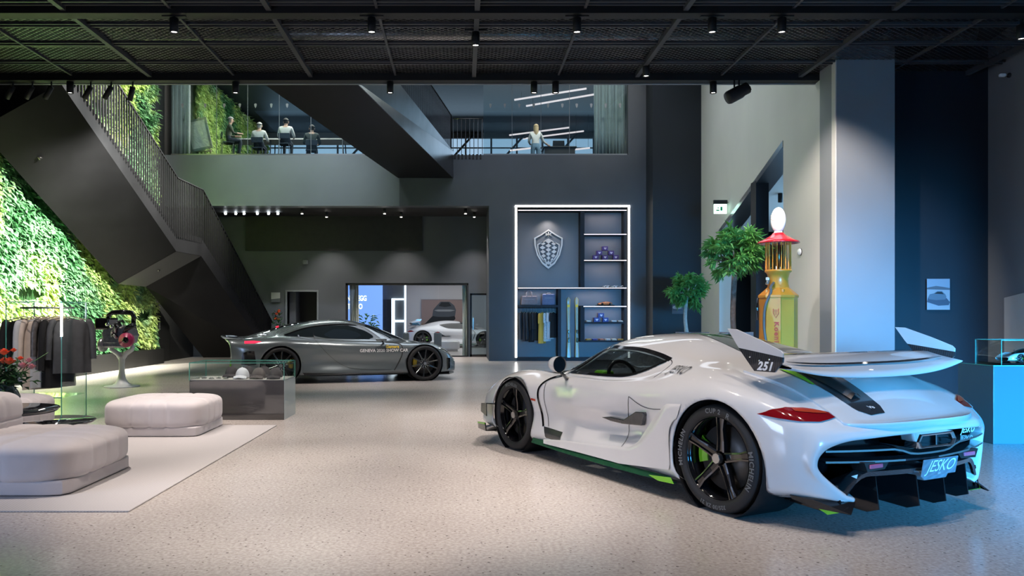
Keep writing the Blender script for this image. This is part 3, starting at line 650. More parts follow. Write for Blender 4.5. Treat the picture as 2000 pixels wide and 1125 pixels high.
# ------------------------------------------------------------------ the white car
def yz(x, *p): return [(x, a, b) for a, b in p]
JROWS = [
 yz(3.62, (0, .40), (.3, .40), (.5, .40), (.6, .39), (.7, .37), (.74, .34), (.75, .29), (.74, .25), (.72, .2), (.6, .15)),
 yz(3.40, (0, .50), (.3, .51), (.5, .54), (.64, .57), (.78, .555), (.87, .48), (.895, .40), (.90, .30), (.90, .2), (.7, .13)),
 yz(3.10, (0, .59), (.28, .60), (.48, .655), (.64, .715), (.79, .705), (.92, .62), (.965, .49), (.97, .35), (.96, .2), (.8, .12)),
 yz(2.72, (0, .68), (.25, .685), (.45, .715), (.64, .775), (.79, .775), (.935, .70), (.985, .58), (.99, .42), (.98, .22), (.85, .11)),
 yz(2.40, (0, .86), (.25, .84), (.44, .785), (.60, .77), (.75, .768), (.89, .70), (.955, .59), (.96, .42), (.97, .2), (.85, .11)),
 yz(2.10, (0, 1.02), (.28, .995), (.52, .90), (.70, .805), (.81, .765), (.875, .695), (.905, .56), (.895, .40), (.955, .21), (.85, .11)),
 yz(1.68, (0, 1.135), (.28, 1.12), (.545, 1.035), (.765, .81), (.85, .772), (.905, .69), (.925, .55), (.885, .38), (.96, .215), (.85, .11)),
 yz(1.30, (0, 1.172), (.3, 1.15), (.585, 1.04), (.80, .815), (.87, .775), (.92, .69), (.925, .56), (.875, .40), (.965, .22), (.85, .11)),
 yz(.90, (0, 1.16), (.32, 1.14), (.63, 1.012), (.80, .86), (.88, .795), (.935, .70), (.915, .57), (.885, .42), (.975, .23), (.85, .11)),
 yz(.50, (0, 1.095), (.33, 1.075), (.645, .99), (.80, .92), (.905, .845), (.97, .75), (.98, .62), (.985, .42), (.985, .2), (.85, .11)),
 yz(.10, (0, .985), (.35, .985), (.64, .955), (.80, .925), (.925, .865), (.995, .775), (1.015, .62), (1.01, .42), (1.0, .2), (.85, .12)),
 yz(-.25, (0, .885), (.35, .885), (.58, .875), (.74, .87), (.895, .83), (.978, .765), (1.0, .62), (.99, .42), (.955, .22), (.8, .15)),
 yz(-.50, (0, .79), (.35, .785), (.57, .78), (.71, .775), (.84, .755), (.92, .705), (.95, .59), (.94, .41), (.875, .24), (.75, .18)),
 [(-.78, 0, .655), (-.775, .33, .655), (-.75, .55, .652), (-.72, .67, .65), (-.68, .78, .645), (-.645, .86, .62), (-.615, .895, .53), (-.615, .885, .40), (-.65, .80, .235), (-.66, .68, .19)],
 [(-.83, 0, .625), (-.82, .33, .62), (-.795, .56, .613), (-.765, .67, .605), (-.73, .765, .585), (-.695, .84, .55), (-.665, .875, .46), (-.67, .855, .365), (-.73, .71, .225), (-.745, .63, .192)],
 [(-.835, 0, .59), (-.825, .33, .588), (-.80, .55, .58), (-.772, .65, .572), (-.74, .735, .552), (-.705, .80, .515), (-.68, .835, .45), (-.685, .815, .375), (-.738, .68, .25), (-.752, .60, .215)],
 [(-.76, 0, .58), (-.75, .32, .58), (-.73, .53, .572), (-.71, .62, .562), (-.68, .70, .54), (-.65, .765, .505), (-.625, .795, .45), (-.63, .78, .385), (-.68, .65, .27), (-.69, .58, .24)],
]
def make_jesko(label, cat, loc, rotz, full=True, paint='white_paint', scale=1, name='sports_car', group=None):
    car = thing(name, label, cat, loc, rotz, group, scale)
    L = Loft(JROWS, 14, 11) if full else Loft(JROWS)
    for side in (1, -1):
        cs = lambda c, s=side: (c[:, 1]*s > .55)
        L.cut(arc(0, .364, .398, 0, 345, 40), cs); L.cut(arc(2.70, .3465, .380, 0, 345, 40), cs)
        win = [(2.0, .812), (1.86, .905), (1.68, 1.022), (1.5, 1.032), (1.25, 1.025), (.98, 1.0), (.80, .972), (.84, .945), (.92, .905), (1.02, .868), (1.12, .842), (1.25, .828), (1.5, .818)]
        if full: L.cut(win, lambda c, s=side: (c[:, 1]*s > .4))
    A = [(2.74, 0), (2.70, .2), (2.56, .38), (2.34, .54), (2.12, .655)]; B = [(1.68, 0), (1.68, .15), (1.68, .28), (1.68, .40), (1.69, .515)]
    if full:
        wp = [(a-.02, b) for a, b in A]+[(a+.03, b) for a, b in B[::-1]]; wp = wp[:-1]+[(a, -b) for a, b in wp[::-1]][:-1]
        L.cut(wp, lambda c: c[:, 2] > .6, 1)
    body = L.mb().build('body', [paint], car)
    k = body.modifiers.new('solid', 'SOLIDIFY'); k.thickness = .012; k.offset = -1
    PT = lambda nm, m, mb, **kw: mb.build(nm, m, car, **kw)
    for s in (1, -1):
        up = [(2.03, .808), (1.87, .91), (1.68, 1.032), (1.5, 1.04), (1.25, 1.035), (.98, 1.01), (.775, .975)]; lo = [(2.03, .80), (1.75, .806), (1.5, .81), (1.25, .82), (1.12, .834), (1.0, .865), (.90, .905), (.775, .96)]
        PT('side_window', 'car_glass' if full else 'black_gloss', L.patch(up, lo, 'xz', s, 40, 10, .002 if full else .006))
        PT('roof_rail_trim', 'black_gloss', L.line([(2.05, .795), (1.88, .91), (1.70, 1.035), (1.45, 1.045), (1.2, 1.04), (.95, 1.012), (.76, .98)], .024, 'xz', s, 50, .004))
        if full: PT('window_seal', 'black_gloss', L.line([(2.03, .805), (1.75, .811), (1.5, .816), (1.25, .826), (1.12, .84), (1.02, .866), (.92, .903), (.84, .943), (.785, .972)], .02, 'xz', s, 60, .005))
        # wheel-house lining
        for (x, z, r) in ((0, .364, .395), (2.70, .3465, .377)):
            PT('wheel_house', 'black_matte', MB().lathe([(r, s*.975 if x == 0 else s*.955), (r, s*.55), (.05, s*.55)], 32, (x, 0, z), axis='y'))
    A = [(2.74, 0), (2.70, .2), (2.56, .38), (2.34, .54), (2.12, .655)]; B = [(1.68, 0), (1.68, .15), (1.68, .28), (1.68, .40), (1.69, .515)]
    for s in (1, -1): PT('windscreen', 'car_glass' if full else 'black_gloss', L.patch([(a, b*s) for a, b in A], [(a, b*s) for a, b in B], 'xy', 1, 30, 14, .003))
    for s in (1, -1):
        if full: PT('windscreen_pillar', 'black_gloss', L.line([(2.2, s*.625), (2.08, s*.66), (1.9, s*.59), (1.70, s*.525)], .045, 'xy', 1, 30, .004))
    # wheels
    tx = [('MICHELIN', 6, .052, False), ('CUP 2', 88, .045, False), ('R', 112, .05, False), ('MICHELIN', 186, .052, False), ('325/30 ZR 21', 272, .036, False)] if full else None
    for s in (1, -1):
        make_wheel(car, (0, s*.975, .364), .364, .325, .282, s, False, text=tx if s > 0 else None)
        make_wheel(car, (2.70, s*.955, .3465), .3465, .265, .268, s, True, text=[('MICHELIN', 88, .045, False)] if (full and s > 0) else None)
    # tail lamps
    for s in (1, -1):
        up = [(-.35, .722), (-.42, .748), (-.50, .758), (-.60, .748), (-.70, .715)] if False else None
        A = [(.975, .704), (.94, .735), (.88, .750), (.78, .747), (.70, .732), (.60, .706)]; B = [(.975, .702), (.94, .688), (.88, .676), (.78, .674), (.70, .686), (.60, .704)]
        tl = L.patch([(a*s, b) for a, b in A], [(a*s, b) for a, b in B], 'yz', 1, 30, 8, .008)
        o = PT('tail_lamp', 'red_lamp', tl)
        A2 = [(.86, .745), (.80, .746), (.74, .737), (.68, .722)]; B2 = [(.86, .728), (.80, .722), (.74, .716), (.68, .714)]
        L.patch([(a*s, b) for a, b in A2], [(a*s, b) for a, b in B2], 'yz', 1, 20, 4, .012).build('lamp_lens', 'orange_lamp', o)
    # rear cavity, blades, exhaust, plate
    cav = MB(); rim = np.array(JROWS[-1]); cen = []
    full_rim = np.concatenate([rim[1:][::-1]*np.array([1, -1, 1]), rim]); inner = full_rim.copy(); inner[:, 0] += .22
    cav.grid(np.stack([full_rim, inner])); n = len(inner)
    cav.add([tuple(p) for p in inner], [tuple(range(n))]); PT('rear_cavity', 'black_gloss', cav)
    def blade(z0, z1, ymax, x0, d=.07, drop=.0):
        m_ = MB(); ys = np.linspace(-ymax, ymax, 25)
        f = lambda y: x0+.16*(abs(y)/.85)**2.2
        def zz(y): return z0+(z1-z0)*(abs(y)/ymax)-drop*math.exp(-(y/.26)**6)
        top = [[(f(y)+d, y, zz(y)+.014) for y in ys], [(f(y), y, zz(y)+.004) for y in ys], [(f(y), y, zz(y)-.008) for y in ys], [(f(y)+d, y, zz(y)-.012) for y in ys]]
        m_.grid(top, smooth=False); m_.grid(np.array(top[1:3])+np.array([-.001, 0, 0]), mi=1); return m_
    PT('rear_blade', ['carbon', 'chrome'], blade(.505, .51, .80, -.845, drop=.04)); PT('rear_blade', ['carbon', 'chrome'], blade(.432, .445, .80, -.845))
    e = MB(); o_ = [(-.20, .545), (-.175, .50), (.175, .50), (.20, .545), (.17, .592), (-.17, .592)]; i_ = [(-.165, .545), (-.145, .515), (.145, .515), (.165, .545), (.14, .577), (-.14, .577)]
    mk = lambda pl, x: [(x, a, b) for a, b in pl]
    e.grid([mk(o_, -.62), mk(o_, -.875), mk([(a*.97, .546+(b-.546)*.9) for a, b in o_], -.885), mk(i_, -.88), mk(i_, -.75)], cv=True, smooth=False)
    ex = PT('exhaust', 'chrome', e, bevel=.004); MB().add(mk(i_, -.77), [tuple(range(6))]).build('exhaust_bore', 'black_matte', ex); MB().box(-.875, -.78, -.006, .006, .516, .576).build('divider', 'chrome', ex)
    PT('tow_cover', 'white_print', MB().add([(-.8, .70, .37), (-.8, .64, .375), (-.8, .65, .35)], [(0, 1, 2)]))
    p = MB().box(-.004, .004, -.175, .175, -.055, .055)
    pl = PT('number_plate', 'carbon_plate', p, loc=(-.895, .0, .385), rot=(0, math.radians(-10), 0), bevel=.006)
    if full:
        t = text_mb('JESKO', .105, shear=.45, bold=.0, spacing=.95); t.v = [(-.0055, -x, z+.005) for x, y, z in t.v]; t.build('plate_lettering', 'white_print', pl)
        t = text_mb('251', .02); t.v = [(-.0055, -x, z-.042) for x, y, z in t.v]; t.build('plate_lettering', 'white_print', pl)
        t = text_mb('JESKO', .055, shear=.45, bold=.001); t.v = [(-.72-.0*z, -x-.60, z+.548) for x, y, z in t.v]; PT('grille_lettering', 'white_print', t)
    for s in (1, -1):
        q = MB().add([(-.80, s*.58, .437), (-.80, s*.34, .437), (-.80, s*.39, .385), (-.80, s*.55, .38), (-.70, s*.58, .437), (-.70, s*.34, .437), (-.70, s*.39, .385), (-.70, s*.55, .38)], [(0, 1, 2, 3), (0, 4, 5, 1), (1, 5, 6, 2), (2, 6, 7, 3), (3, 7, 4, 0)])
        h_ = PT('reflector_housing', 'dark_metal', q); MB().cbox((-.803, s*.475, .41), (.01, .12, .026)).build('reflector', 'pink_lamp', h_, bevel=.008, seg=3)
    # diffuser and fins
    d = MB(); ys = np.linspace(-.70, .70, 41)
    def arch(y): return .15+.215*(1-min(1, max(0, (abs(y)-.50)/.20))**2.2)
    f = lambda y: -.84+.12*(abs(y)/.7)**2
    d.grid([[(f(y), y, arch(y)-.018) for y in ys], [(f(y)-.01, y, arch(y)+.012) for y in ys], [(f(y)+.06, y, arch(y)+.02) for y in ys], [(f(y)+.3, y, arch(y)*.5+.07) for y in ys]], smooth=False)
    d.grid([[(f(y)+.02, y, arch(y)-.012) for y in ys], [(f(y)+.75, y, .13) for y in ys]]); PT('diffuser', 'carbon', d)
    d = MB().prism([(.17, .362), (-.17, .362), (-.11, .30), (.11, .30)], 'x', -.87, -.5); PT('diffuser_centre', 'carbon_plate', d, bevel=.006)
    for y in (.70, .455, .135, -.135, -.455, -.70):
        zt = arch(y)-.01 if abs(y) < .6 else .30
        po = [(f(y)+.35, .13), (f(y)+.06, .115), (f(y)-.02, .145), (f(y)+.005, zt), (f(y)+.35, zt)]
        fn = PT('diffuser_fin', 'black_gloss', MB().prism(po, 'y', y-.005, y+.005), bevel=.002)
        if abs(y) > .6:
            s = 1 if y > 0 else -1
            MB().add([(f(y)+.16, y+s*.02, .150), (f(y)+.06, y+s*.02, .112), (f(y)-.022, y+s*.008, .142), (f(y)-.012, y+s*.008, .178), (f(y)+.08, y+s*.02, .17)], [(0, 1, 2, 3, 4)]).build('fin_tip', 'lime', fn, solid=.012)
    for s in (1, -1):
        PT('rear_corner_skirt', 'black_gloss', MB().add([(-.50, s*.86, .215), (-.62, s*.80, .205), (-.77, s*.62, .2), (-.80, s*.70, .14), (-.62, s*.78, .15), (-.50, s*.84, .19)], [(0, 1, 4, 5), (1, 2, 3, 4)]), solid=.01)
    # rear deck
    u = np.linspace(0, 1, 26); w_ = np.linspace(-1, 1, 41); G = []
    for a in u:
        x = .02-.86*a; hw = .70-.05*a; row = []
        for b_ in w_:
            y = hw*b_; xe = x+.13*a*abs(b_)**3.5*(1 if a > .3 else a/.3)
            h0 = L.hit(xe, y, 'xy', 1, 0); base = h0.z if h0 else .65
            crown = .035*math.cos(b_*PI/2)*math.sin(PI*min(1, a*1.0))
            zz = max(base+.014, 0)+crown
            if a > .80: zz = max(zz, .668+.006*(1-a)/.2)
            row.append((xe, y, zz))
        G.append(row)
    G = np.array(G); bot = G.copy(); bot[:, :, 2] -= .012
    dk = MB().grid(G); edge = np.concatenate([G[:, 0], G[-1, 1:-1], G[::-1, -1]]); eb = edge.copy(); eb[:, 2] -= .05; eb[:, 0] += .02; dk.grid(np.stack([edge, edge*np.array([1, 1, 1])+np.array([-.006, 0, -.012]), eb])); deck = PT('rear_deck', paint, dk)
    db = BVHTree.FromPolygons([tuple(v) for v in G.reshape(-1, 3)], [tuple(q) for q in np.stack([np.arange(26*41).reshape(26, 41)[:-1, :-1], np.arange(26*41).reshape(26, 41)[:-1, 1:], np.arange(26*41).reshape(26, 41)[1:, 1:], np.arange(26*41).reshape(26, 41)[1:, :-1]], -1).reshape(-1, 4)])
    def dpatch(A, B, off, n=20, m_=8, bump=0):
        A = resample(A, n); B = resample(B, n); R = []
        for j in range(m_):
            row = []
            for i in range(n):
                p = A[i]*(1-j/(m_-1))+B[i]*j/(m_-1); h, nn, _, _ = db.ray_cast(Vector((p[0], p[1], 3)), Vector((0, 0, -1)))
                if h is None: h = Vector((p[0], p[1], .67)); nn = Vector((0, 0, 1))
                row.append(tuple(h+Vector((0, 0, off+bump*math.sin(PI*j/(m_-1))))))
            R.append(row)
        return MB().grid(R)
    if full:
        ht = PT('engine_vent', 'carbon_fine', dpatch([(-.06, .44), (-.35, .47), (-.66, .46), (-.72, .40)], [(-.06, .10), (-.35, .17), (-.66, .23), (-.72, .27)], .004))
        dpatch([(-.17, .40), (-.35, .41), (-.58, .40)], [(-.13, .24), (-.35, .27), (-.58, .30)], .012, bump=.03).build('vent_duct', 'dark_metal', ht)
        dpatch([(-.09, .48), (-.22, .495), (-.38, .50)], [(-.12, .42), (-.23, .435), (-.38, .485)], .010, m_=3).build('vent_trim', 'lime', ht)
        dpatch([(-.09, .48), (-.06, .36), (-.03, .24), (.0, .12)], [(-.15, .44), (-.12, .35), (-.08, .235), (-.03, .12)], .011, m_=3).build('vent_trim', 'lime', ht)
        t = text_mb('V8', .05, shear=.4, bold=.001); t.v = [(-.665+z, .33-x, .745-z*-.35) for x, y, z in t.v]; t.build('vent_lettering', 'white_print', ht)
        # rear glass strip over the engine
        PT('rear_window', 'black_gloss', L.patch([(1.0, .16), (.7, .25), (.4, .33), (.1, .38)], [(1.0, .03), (.7, .04), (.4, .05), (.1, .05)], 'xy', 1, 24, 6, .004))
        PT('rear_window', 'black_gloss', L.patch([(1.0, -.16), (.7, -.25), (.4, -.33), (.1, -.38)], [(1.0, -.03), (.7, -.04), (.4, -.05), (.1, -.05)], 'xy', 1, 24, 6, .004))
    # wing
    wm = MB(); ys = np.linspace(-.88, .88, 41); secs = []
    for y in ys:
        e_ = abs(y)/.88; zt = .925+.075*e_**3; zl = 1.05; xl, xt = -.20, -.56+.03*e_
        pr = [(0, .0), (-.012, .010), (-.05, .019), (-.14, .010), (-.25, -.035)]; ch = xl-xt
        top = [(xl, zl), (xl-.012, zl+.010), (xl-.06, zl+.012), (xl-ch*.5, zl-.32*(zl-zt)), (xl-ch*.8, zl-.72*(zl-zt)), (xt, zt)]
        bt = [(xt+.004, zt-.008), (xl-ch*.75, zl-.78*(zl-zt)-.02), (xl-ch*.4, zl-.35*(zl-zt)-.035), (xl-.02, zl-.022)]
        secs.append([(a, y, b) for a, b in top+bt])
    wm.grid(secs, cv=True); wing = PT('wing', paint, wm)
    sl = MB(); q = [[(-.41, y, 1.056-.431*(1.05-(.925+.075*(abs(y)/.88)**3))+.007) for y in ys[2:-2]], [(-.432, y, 1.056-.512*(1.05-(.925+.075*(abs(y)/.88)**3))+.006) for y in ys[2:-2]]]; sl.grid(q); sl.build('wing_slot', 'carbon', wing)
    sl = MB(); q = [[(-.20, y, 1.060) for y in ys[2:-2]], [(-.225, y, 1.070) for y in ys[2:-2]], [(-.25, y, 1.068) for y in ys[2:-2]]]; sl.grid(q); sl.build('wing_leading_edge', 'carbon', wing)
    for s in (1, -1):
        po = [(-.02, 1.235), (-.10, 1.232), (-.30, 1.165), (-.455, 1.105), (-.475, 1.085), (-.47, 1.03), (-.41, .965), (-.25, .965), (-.19, 1.03), (-.10, 1.13)]
        ep = PT('wing_endplate', 'white_paint' if s > 0 or True else paint, MB().prism(po, 'y', s*.88, s*.89), bevel=.003)
        lo = [(-.118, 1.11), (-.474, 1.062), (-.47, 1.03), (-.41, .965), (-.25, .965), (-.19, 1.03)]
        MB().prism(lo, 'y', s*.878, s*.892).build('endplate_carbon', 'carbon_fine', ep)
        if s > 0 and full:
            t = text_mb('251', .075, shear=.35, bold=.003, spacing=1.1); t.v = [(-.335-x, .8935, .998+z) for x, y, z in t.v]; t.build('endplate_number', 'white_print', ep)
            b_ = MB()
            for bx, bz in ((-.215, 1.055), (-.29, 1.035), (-.37, 1.045)): b_.lathe([(0, .001), (.006, .001), (.007, 0)], 10, (bx, .893, bz), axis='y')
            b_.build('bolts', 'chrome', ep)
        PT('wing_stay', 'carbon', MB().add([(.02, s*.33, .93), (-.08, s*.33, .93), (-.22, s*.33, 1.03), (-.16, s*.33, 1.05)], [(0, 1, 2, 3)]), solid=.02)
    # sills, side blade, vents, splitter, canards
    for s in (1, -1):
        PT('side_sill', mat('sill_tint', (.02, .10, .05), .25, metal=.3, coat=1) if 'sill_tint' not in MATS else 'sill_tint', MB().grid([[(2.32, s*.955, .175), (1.8, s*.955, .17), (1.2, s*.965, .165), (.7, s*.98, .16), (.42, s*.985, .165)], [(2.30, s*.985, .135), (1.8, s*.99, .125), (1.2, s*1.0, .12), (.7, s*1.01, .125), (.40, s*1.0, .14)], [(2.28, s*.93, .115), (1.8, s*.93, .10), (1.2, s*.94, .10), (.7, s*.95, .105), (.40, s*.95, .12)]], smooth=False), solid=.008)
        PT('sill_tip', 'lime', MB().add([(.62, s*1.016, .145), (.40, s*1.006, .165), (.37, s*1.004, .125), (.52, s*1.012, .12)], [(0, 1, 2, 3)]), solid=.006)
        PT('side_intake', 'carbon', L.patch([(2.16, .30), (1.86, .285)], [(2.09, .175), (1.87, .175)], 'xz', s, 10, 4, .004))
        PT('fender_vent', 'black_gloss', L.line([(2.04, .775), (2.2, .735), (2.28, .66), (2.27, .55), (2.22, .40), (2.17, .30)], .022, 'xz', s, 40, .004))
        bl = MB().prism([(1.27, .492), (1.15, .512), (.98, .508), (.84, .585), (.745, .592), (.735, .575), (.77, .485), (1.0, .470), (1.15, .475)], 'y', s*.92, s*.965)
        PT('door_blade', 'carbon', bl, bevel=.008)
        # raised side pod ahead of the rear wheel
        A = [(.30, .70), (.47, .685), (.60, .56), (.78, .36), (.90, .30), (1.3, .262), (1.8, .225), (2.12, .19)]; B = [(.33, .60), (.40, .55), (.42, .45), (.41, .34), (.40, .22), (1.0, .16), (1.6, .16), (2.10, .155)]
        Am, Bm = resample(A, 40), resample(B, 40); G = []
        for j in range(6):
            row = []
            for i in range(40):
                p_ = Am[i]*(1-j/5)+Bm[i]*j/5; yy = .985+.03*max(0, (1-abs(p_[0]-.3)/.8)) - .0*j
                yy = yy-.012*(1-j/5)
                row.append((p_[0], s*(yy), p_[1]))
            G.append(row)
        inn = [(a, s*(abs(b)-.07), c) for a, b, c in G[0]]
        PT('side_pod', paint, MB().grid([inn]+G))
        if full:
            for ln in ([(2.22, .70), (2.17, .45), (2.10, .31)], [(1.86, .205), (1.3, .215), (1.06, .25), (1.0, .34), (1.02, .44), (.985, .55), (.95, .69)], [(.95, .69), (.80, .635), (.66, .625), (.50, .64)]):
                PT('door_gap', 'black_matte', L.line(ln, .005, 'xz', s, 50, .003))
            PT('panel_gap', 'black_matte', L.line([(.77, .985), (.70, .955), (.72, .90), (.76, .85)], .004, 'xz', s, 24, .003))
            PT('side_marker', 'orange_lamp', L.patch([(2.36, .545), (2.30, .54)], [(2.36, .525), (2.30, .52)], 'xz', s, 5, 3, .006))
        PT('canard', 'carbon', MB().add([(3.32, s*.90, .40), (3.05, s*.965, .42), (3.05, s*1.06, .43), (3.22, s*1.03, .41), (3.05, s*1.06, .30), (3.22, s*1.03, .33)], [(0, 1, 2, 3), (2, 3, 5, 4)]), solid=.012)
        sp = PT('splitter_wing', 'carbon', MB().add([(3.45, s*.80, .14), (3.08, s*.88, .14), (3.06, s*1.06, .15), (3.30, s*1.02, .15), (3.06, s*1.07, .23), (3.28, s*1.03, .21)], [(0, 1, 2, 3), (2, 3, 5, 4)]), solid=.014)
        MB().add([(3.06, s*1.078, .235), (3.28, s*1.038, .215), (3.28, s*1.038, .2), (3.06, s*1.078, .215)], [(0, 1, 2, 3)]).build('splitter_tip', 'lime', sp, solid=.008)
        # mirror
        mp = MB(); c0 = Vector((1.84, s*1.0, .895)); Gm = []
        for a in np.linspace(0, PI/2, 7):
            Gm.append([tuple(c0+Vector((.11*math.sin(PI/2-a) if False else .12*math.cos(a), .072*math.sin(a)*math.cos(k*2*PI/20), .072*math.sin(a)*math.sin(k*2*PI/20)*1.0))) for k in range(20)])
        Gm.append([tuple(c0+Vector((-.03, .07*math.cos(k*2*PI/20), .072*math.sin(k*2*PI/20)))) for k in range(20)])
        mp.grid(Gm, cv=True); mi_ = PT('mirror', paint, mp)
        MB().add([tuple(c0+Vector((-.026, .062*math.cos(k*2*PI/20), .064*math.sin(k*2*PI/20)))) for k in range(20)], [tuple(range(20))]).build('mirror_glass', mat('mirror_face', (.02, .05, .09), .03, metal=.6) if 'mirror_face' not in MATS else 'mirror_face', mi_)
        MB().tube([tuple(c0+Vector((.02, -s*.02, -.06))), tuple(c0+Vector((.03, -s*.08, -.10))), (1.92, s*.85, .755)], [.016, .014, .022], 8).build('mirror_arm', 'carbon', mi_)
    PT('front_splitter', 'carbon', MB().prism([(3.72, 0), (3.66, .45), (3.45, .82), (3.0, .90), (3.0, -.90), (3.45, -.82), (3.66, -.45)], 'z', .105, .125))
    PT('underbody', 'black_matte', MB().box(-.55, 3.3, -.55, .55, .11, .14))
    if full:
        q = text_mb('JESKO', .075, shear=.5, bold=0); V = []
        for x, y, z in q.v:
            h = L.hit(.54-x, .915+z, 'xz', 1, .007); V.append(tuple(h) if h else (.54-x, .82, .915+z))
        q.v = V; PT('side_lettering', 'black_print', q)
        # cabin
        PT('cabin_floor', 'black_matte', MB().box(.55, 2.5, -.62, .62, .25, .3)); PT('bulkhead', 'black_matte', MB().box(.5, .6, -.62, .62, .25, .93))
        PT('headliner', 'black_matte', L.patch([(.80, -.55), (1.3, -.54), (1.66, -.50)], [(.80, .55), (1.3, .54), (1.66, .50)], 'xy', 1, 20, 14, -.03))
        for s in (1, -1):
            st_ = MB().grid([[(1.5, s*.33-.2, .36), (1.5, s*.33+.2, .36)], [(1.05, s*.33-.22, .34), (1.05, s*.33+.22, .34)], [(.90, s*.33-.22, .45), (.90, s*.33+.22, .45)], [(.72, s*.33-.19, .84), (.72, s*.33+.19, .84)], [(.68, s*.33-.1, .96), (.68, s*.33+.1, .96)]])
            PT('seat', 'black_matte', st_, solid=.09, sub=2)
            PT('door_card', 'carbon', MB().add([(2.0, s*.80, .30), (.7, s*.80, .30), (.7, s*.77, .80), (2.0, s*.75, .78)], [(0, 1, 2, 3)]), solid=.02)
        PT('dashboard', 'carbon', MB().prism([(2.45, .55), (2.45, .78), (2.1, .82), (1.95, .78), (1.98, .62)], 'y', -.66, .66), bevel=.02)
        sw = MB(); sw.lathe([(.155+.018*math.cos(a), .018*math.sin(a)) for a in np.linspace(0, 2*PI, 9)], 28, axis='x'); sw.cbox((0, 0, 0), (.02, .3, .05)).cbox((0, 0, -.07), (.02, .04, .14)); PT('steering_wheel', 'black_gloss', sw, loc=(1.78, .33, .76), rot=(0, .35, 0))
        PT('seat_trim', 'lime', MB().cbox((1.9, .45, .79), (.16, .12, .06)).cbox((1.75, .55, .76), (.1, .1, .06)), bevel=.02)
    return car
make_jesko('low white sports car with tall rear wing and five-spoke black wheels', 'car', (2.567, 5.514, 0), math.atan2(.8933, -.4497))
# ------------------------------------------------------------------ the grey car
GROWS = [
 yz(3.60, (0, .46), (.3, .46), (.5, .45), (.6, .44), (.7, .43), (.76, .38), (.78, .33), (.78, .28), (.76, .2), (.6, .15)),
 yz(3.40, (0, .61), (.3, .61), (.5, .62), (.66, .645), (.80, .63), (.89, .57), (.92, .47), (.92, .34), (.92, .2), (.75, .14)),
 yz(3.10, (0, .71), (.3, .71), (.5, .73), (.68, .765), (.82, .76), (.93, .69), (.97, .58), (.98, .40), (.97, .2), (.8, .13)),
 yz(2.80, (0, .77), (.3, .77), (.5, .77), (.68, .79), (.83, .79), (.95, .73), (.985, .60), (.985, .4), (.97, .2), (.8, .13)),
 yz(2.50, (0, .90), (.3, .885), (.52, .835), (.70, .795), (.84, .785), (.93, .72), (.965, .58), (.95, .4), (.95, .2), (.8, .13)),
 yz(2.10, (0, 1.065), (.3, 1.05), (.55, .975), (.74, .83), (.85, .795), (.92, .72), (.945, .58), (.915, .40), (.95, .2), (.8, .13)),
 yz(1.70, (0, 1.20), (.3, 1.185), (.56, 1.11), (.77, .86), (.86, .80), (.92, .72), (.94, .58), (.90, .4), (.955, .19), (.8, .13)),
 yz(1.30, (0, 1.265), (.3, 1.25), (.57, 1.165), (.79, .87), (.87, .81), (.93, .72), (.93, .58), (.89, .4), (.96, .19), (.8, .13)),
 yz(.90, (0, 1.265), (.3, 1.25), (.57, 1.155), (.79, .89), (.88, .83), (.94, .73), (.925, .58), (.89, .4), (.97, .19), (.8, .13)),
 yz(.50, (0, 1.22), (.3, 1.205), (.57, 1.11), (.78, .92), (.90, .85), (.965, .76), (.97, .6), (.955, .4), (.98, .19), (.8, .13)),
 yz(.10, (0, 1.14), (.3, 1.12), (.57, 1.04), (.76, .95), (.91, .88), (.985, .78), (1.0, .62), (1.0, .42), (.98, .2), (.8, .14)),
 yz(-.30, (0, 1.03), (.3, 1.01), (.55, .965), (.74, .935), (.89, .88), (.975, .79), (.995, .64), (.98, .44), (.95, .22), (.8, .17)),
 yz(-.65, (0, .93), (.3, .925), (.54, .91), (.71, .90), (.84, .87), (.925, .78), (.95, .66), (.94, .48), (.9, .25), (.75, .2)),
 [(-1.05, 0, .905), (-1.04, .3, .905), (-1.02, .5, .90), (-1.0, .64, .89), (-.97, .74, .87), (-.93, .83, .78), (-.91, .85, .66), (-.9, .84, .48), (-.88, .8, .28), (-.85, .7, .22)],
 [(-1.0, 0, .83), (-1.0, .3, .83), (-.99, .5, .82), (-.98, .6, .81), (-.96, .7, .79), (-.94, .77, .73), (-.93, .79, .62), (-.92, .78, .48), (-.90, .75, .32), (-.87, .65, .27)],
 [(-.85, 0, .81), (-.85, .3, .81), (-.85, .48, .80), (-.85, .56, .79), (-.85, .65, .77), (-.85, .71, .71), (-.85, .73, .62), (-.85, .72, .48), (-.85, .69, .34), (-.85, .6, .3)],
]
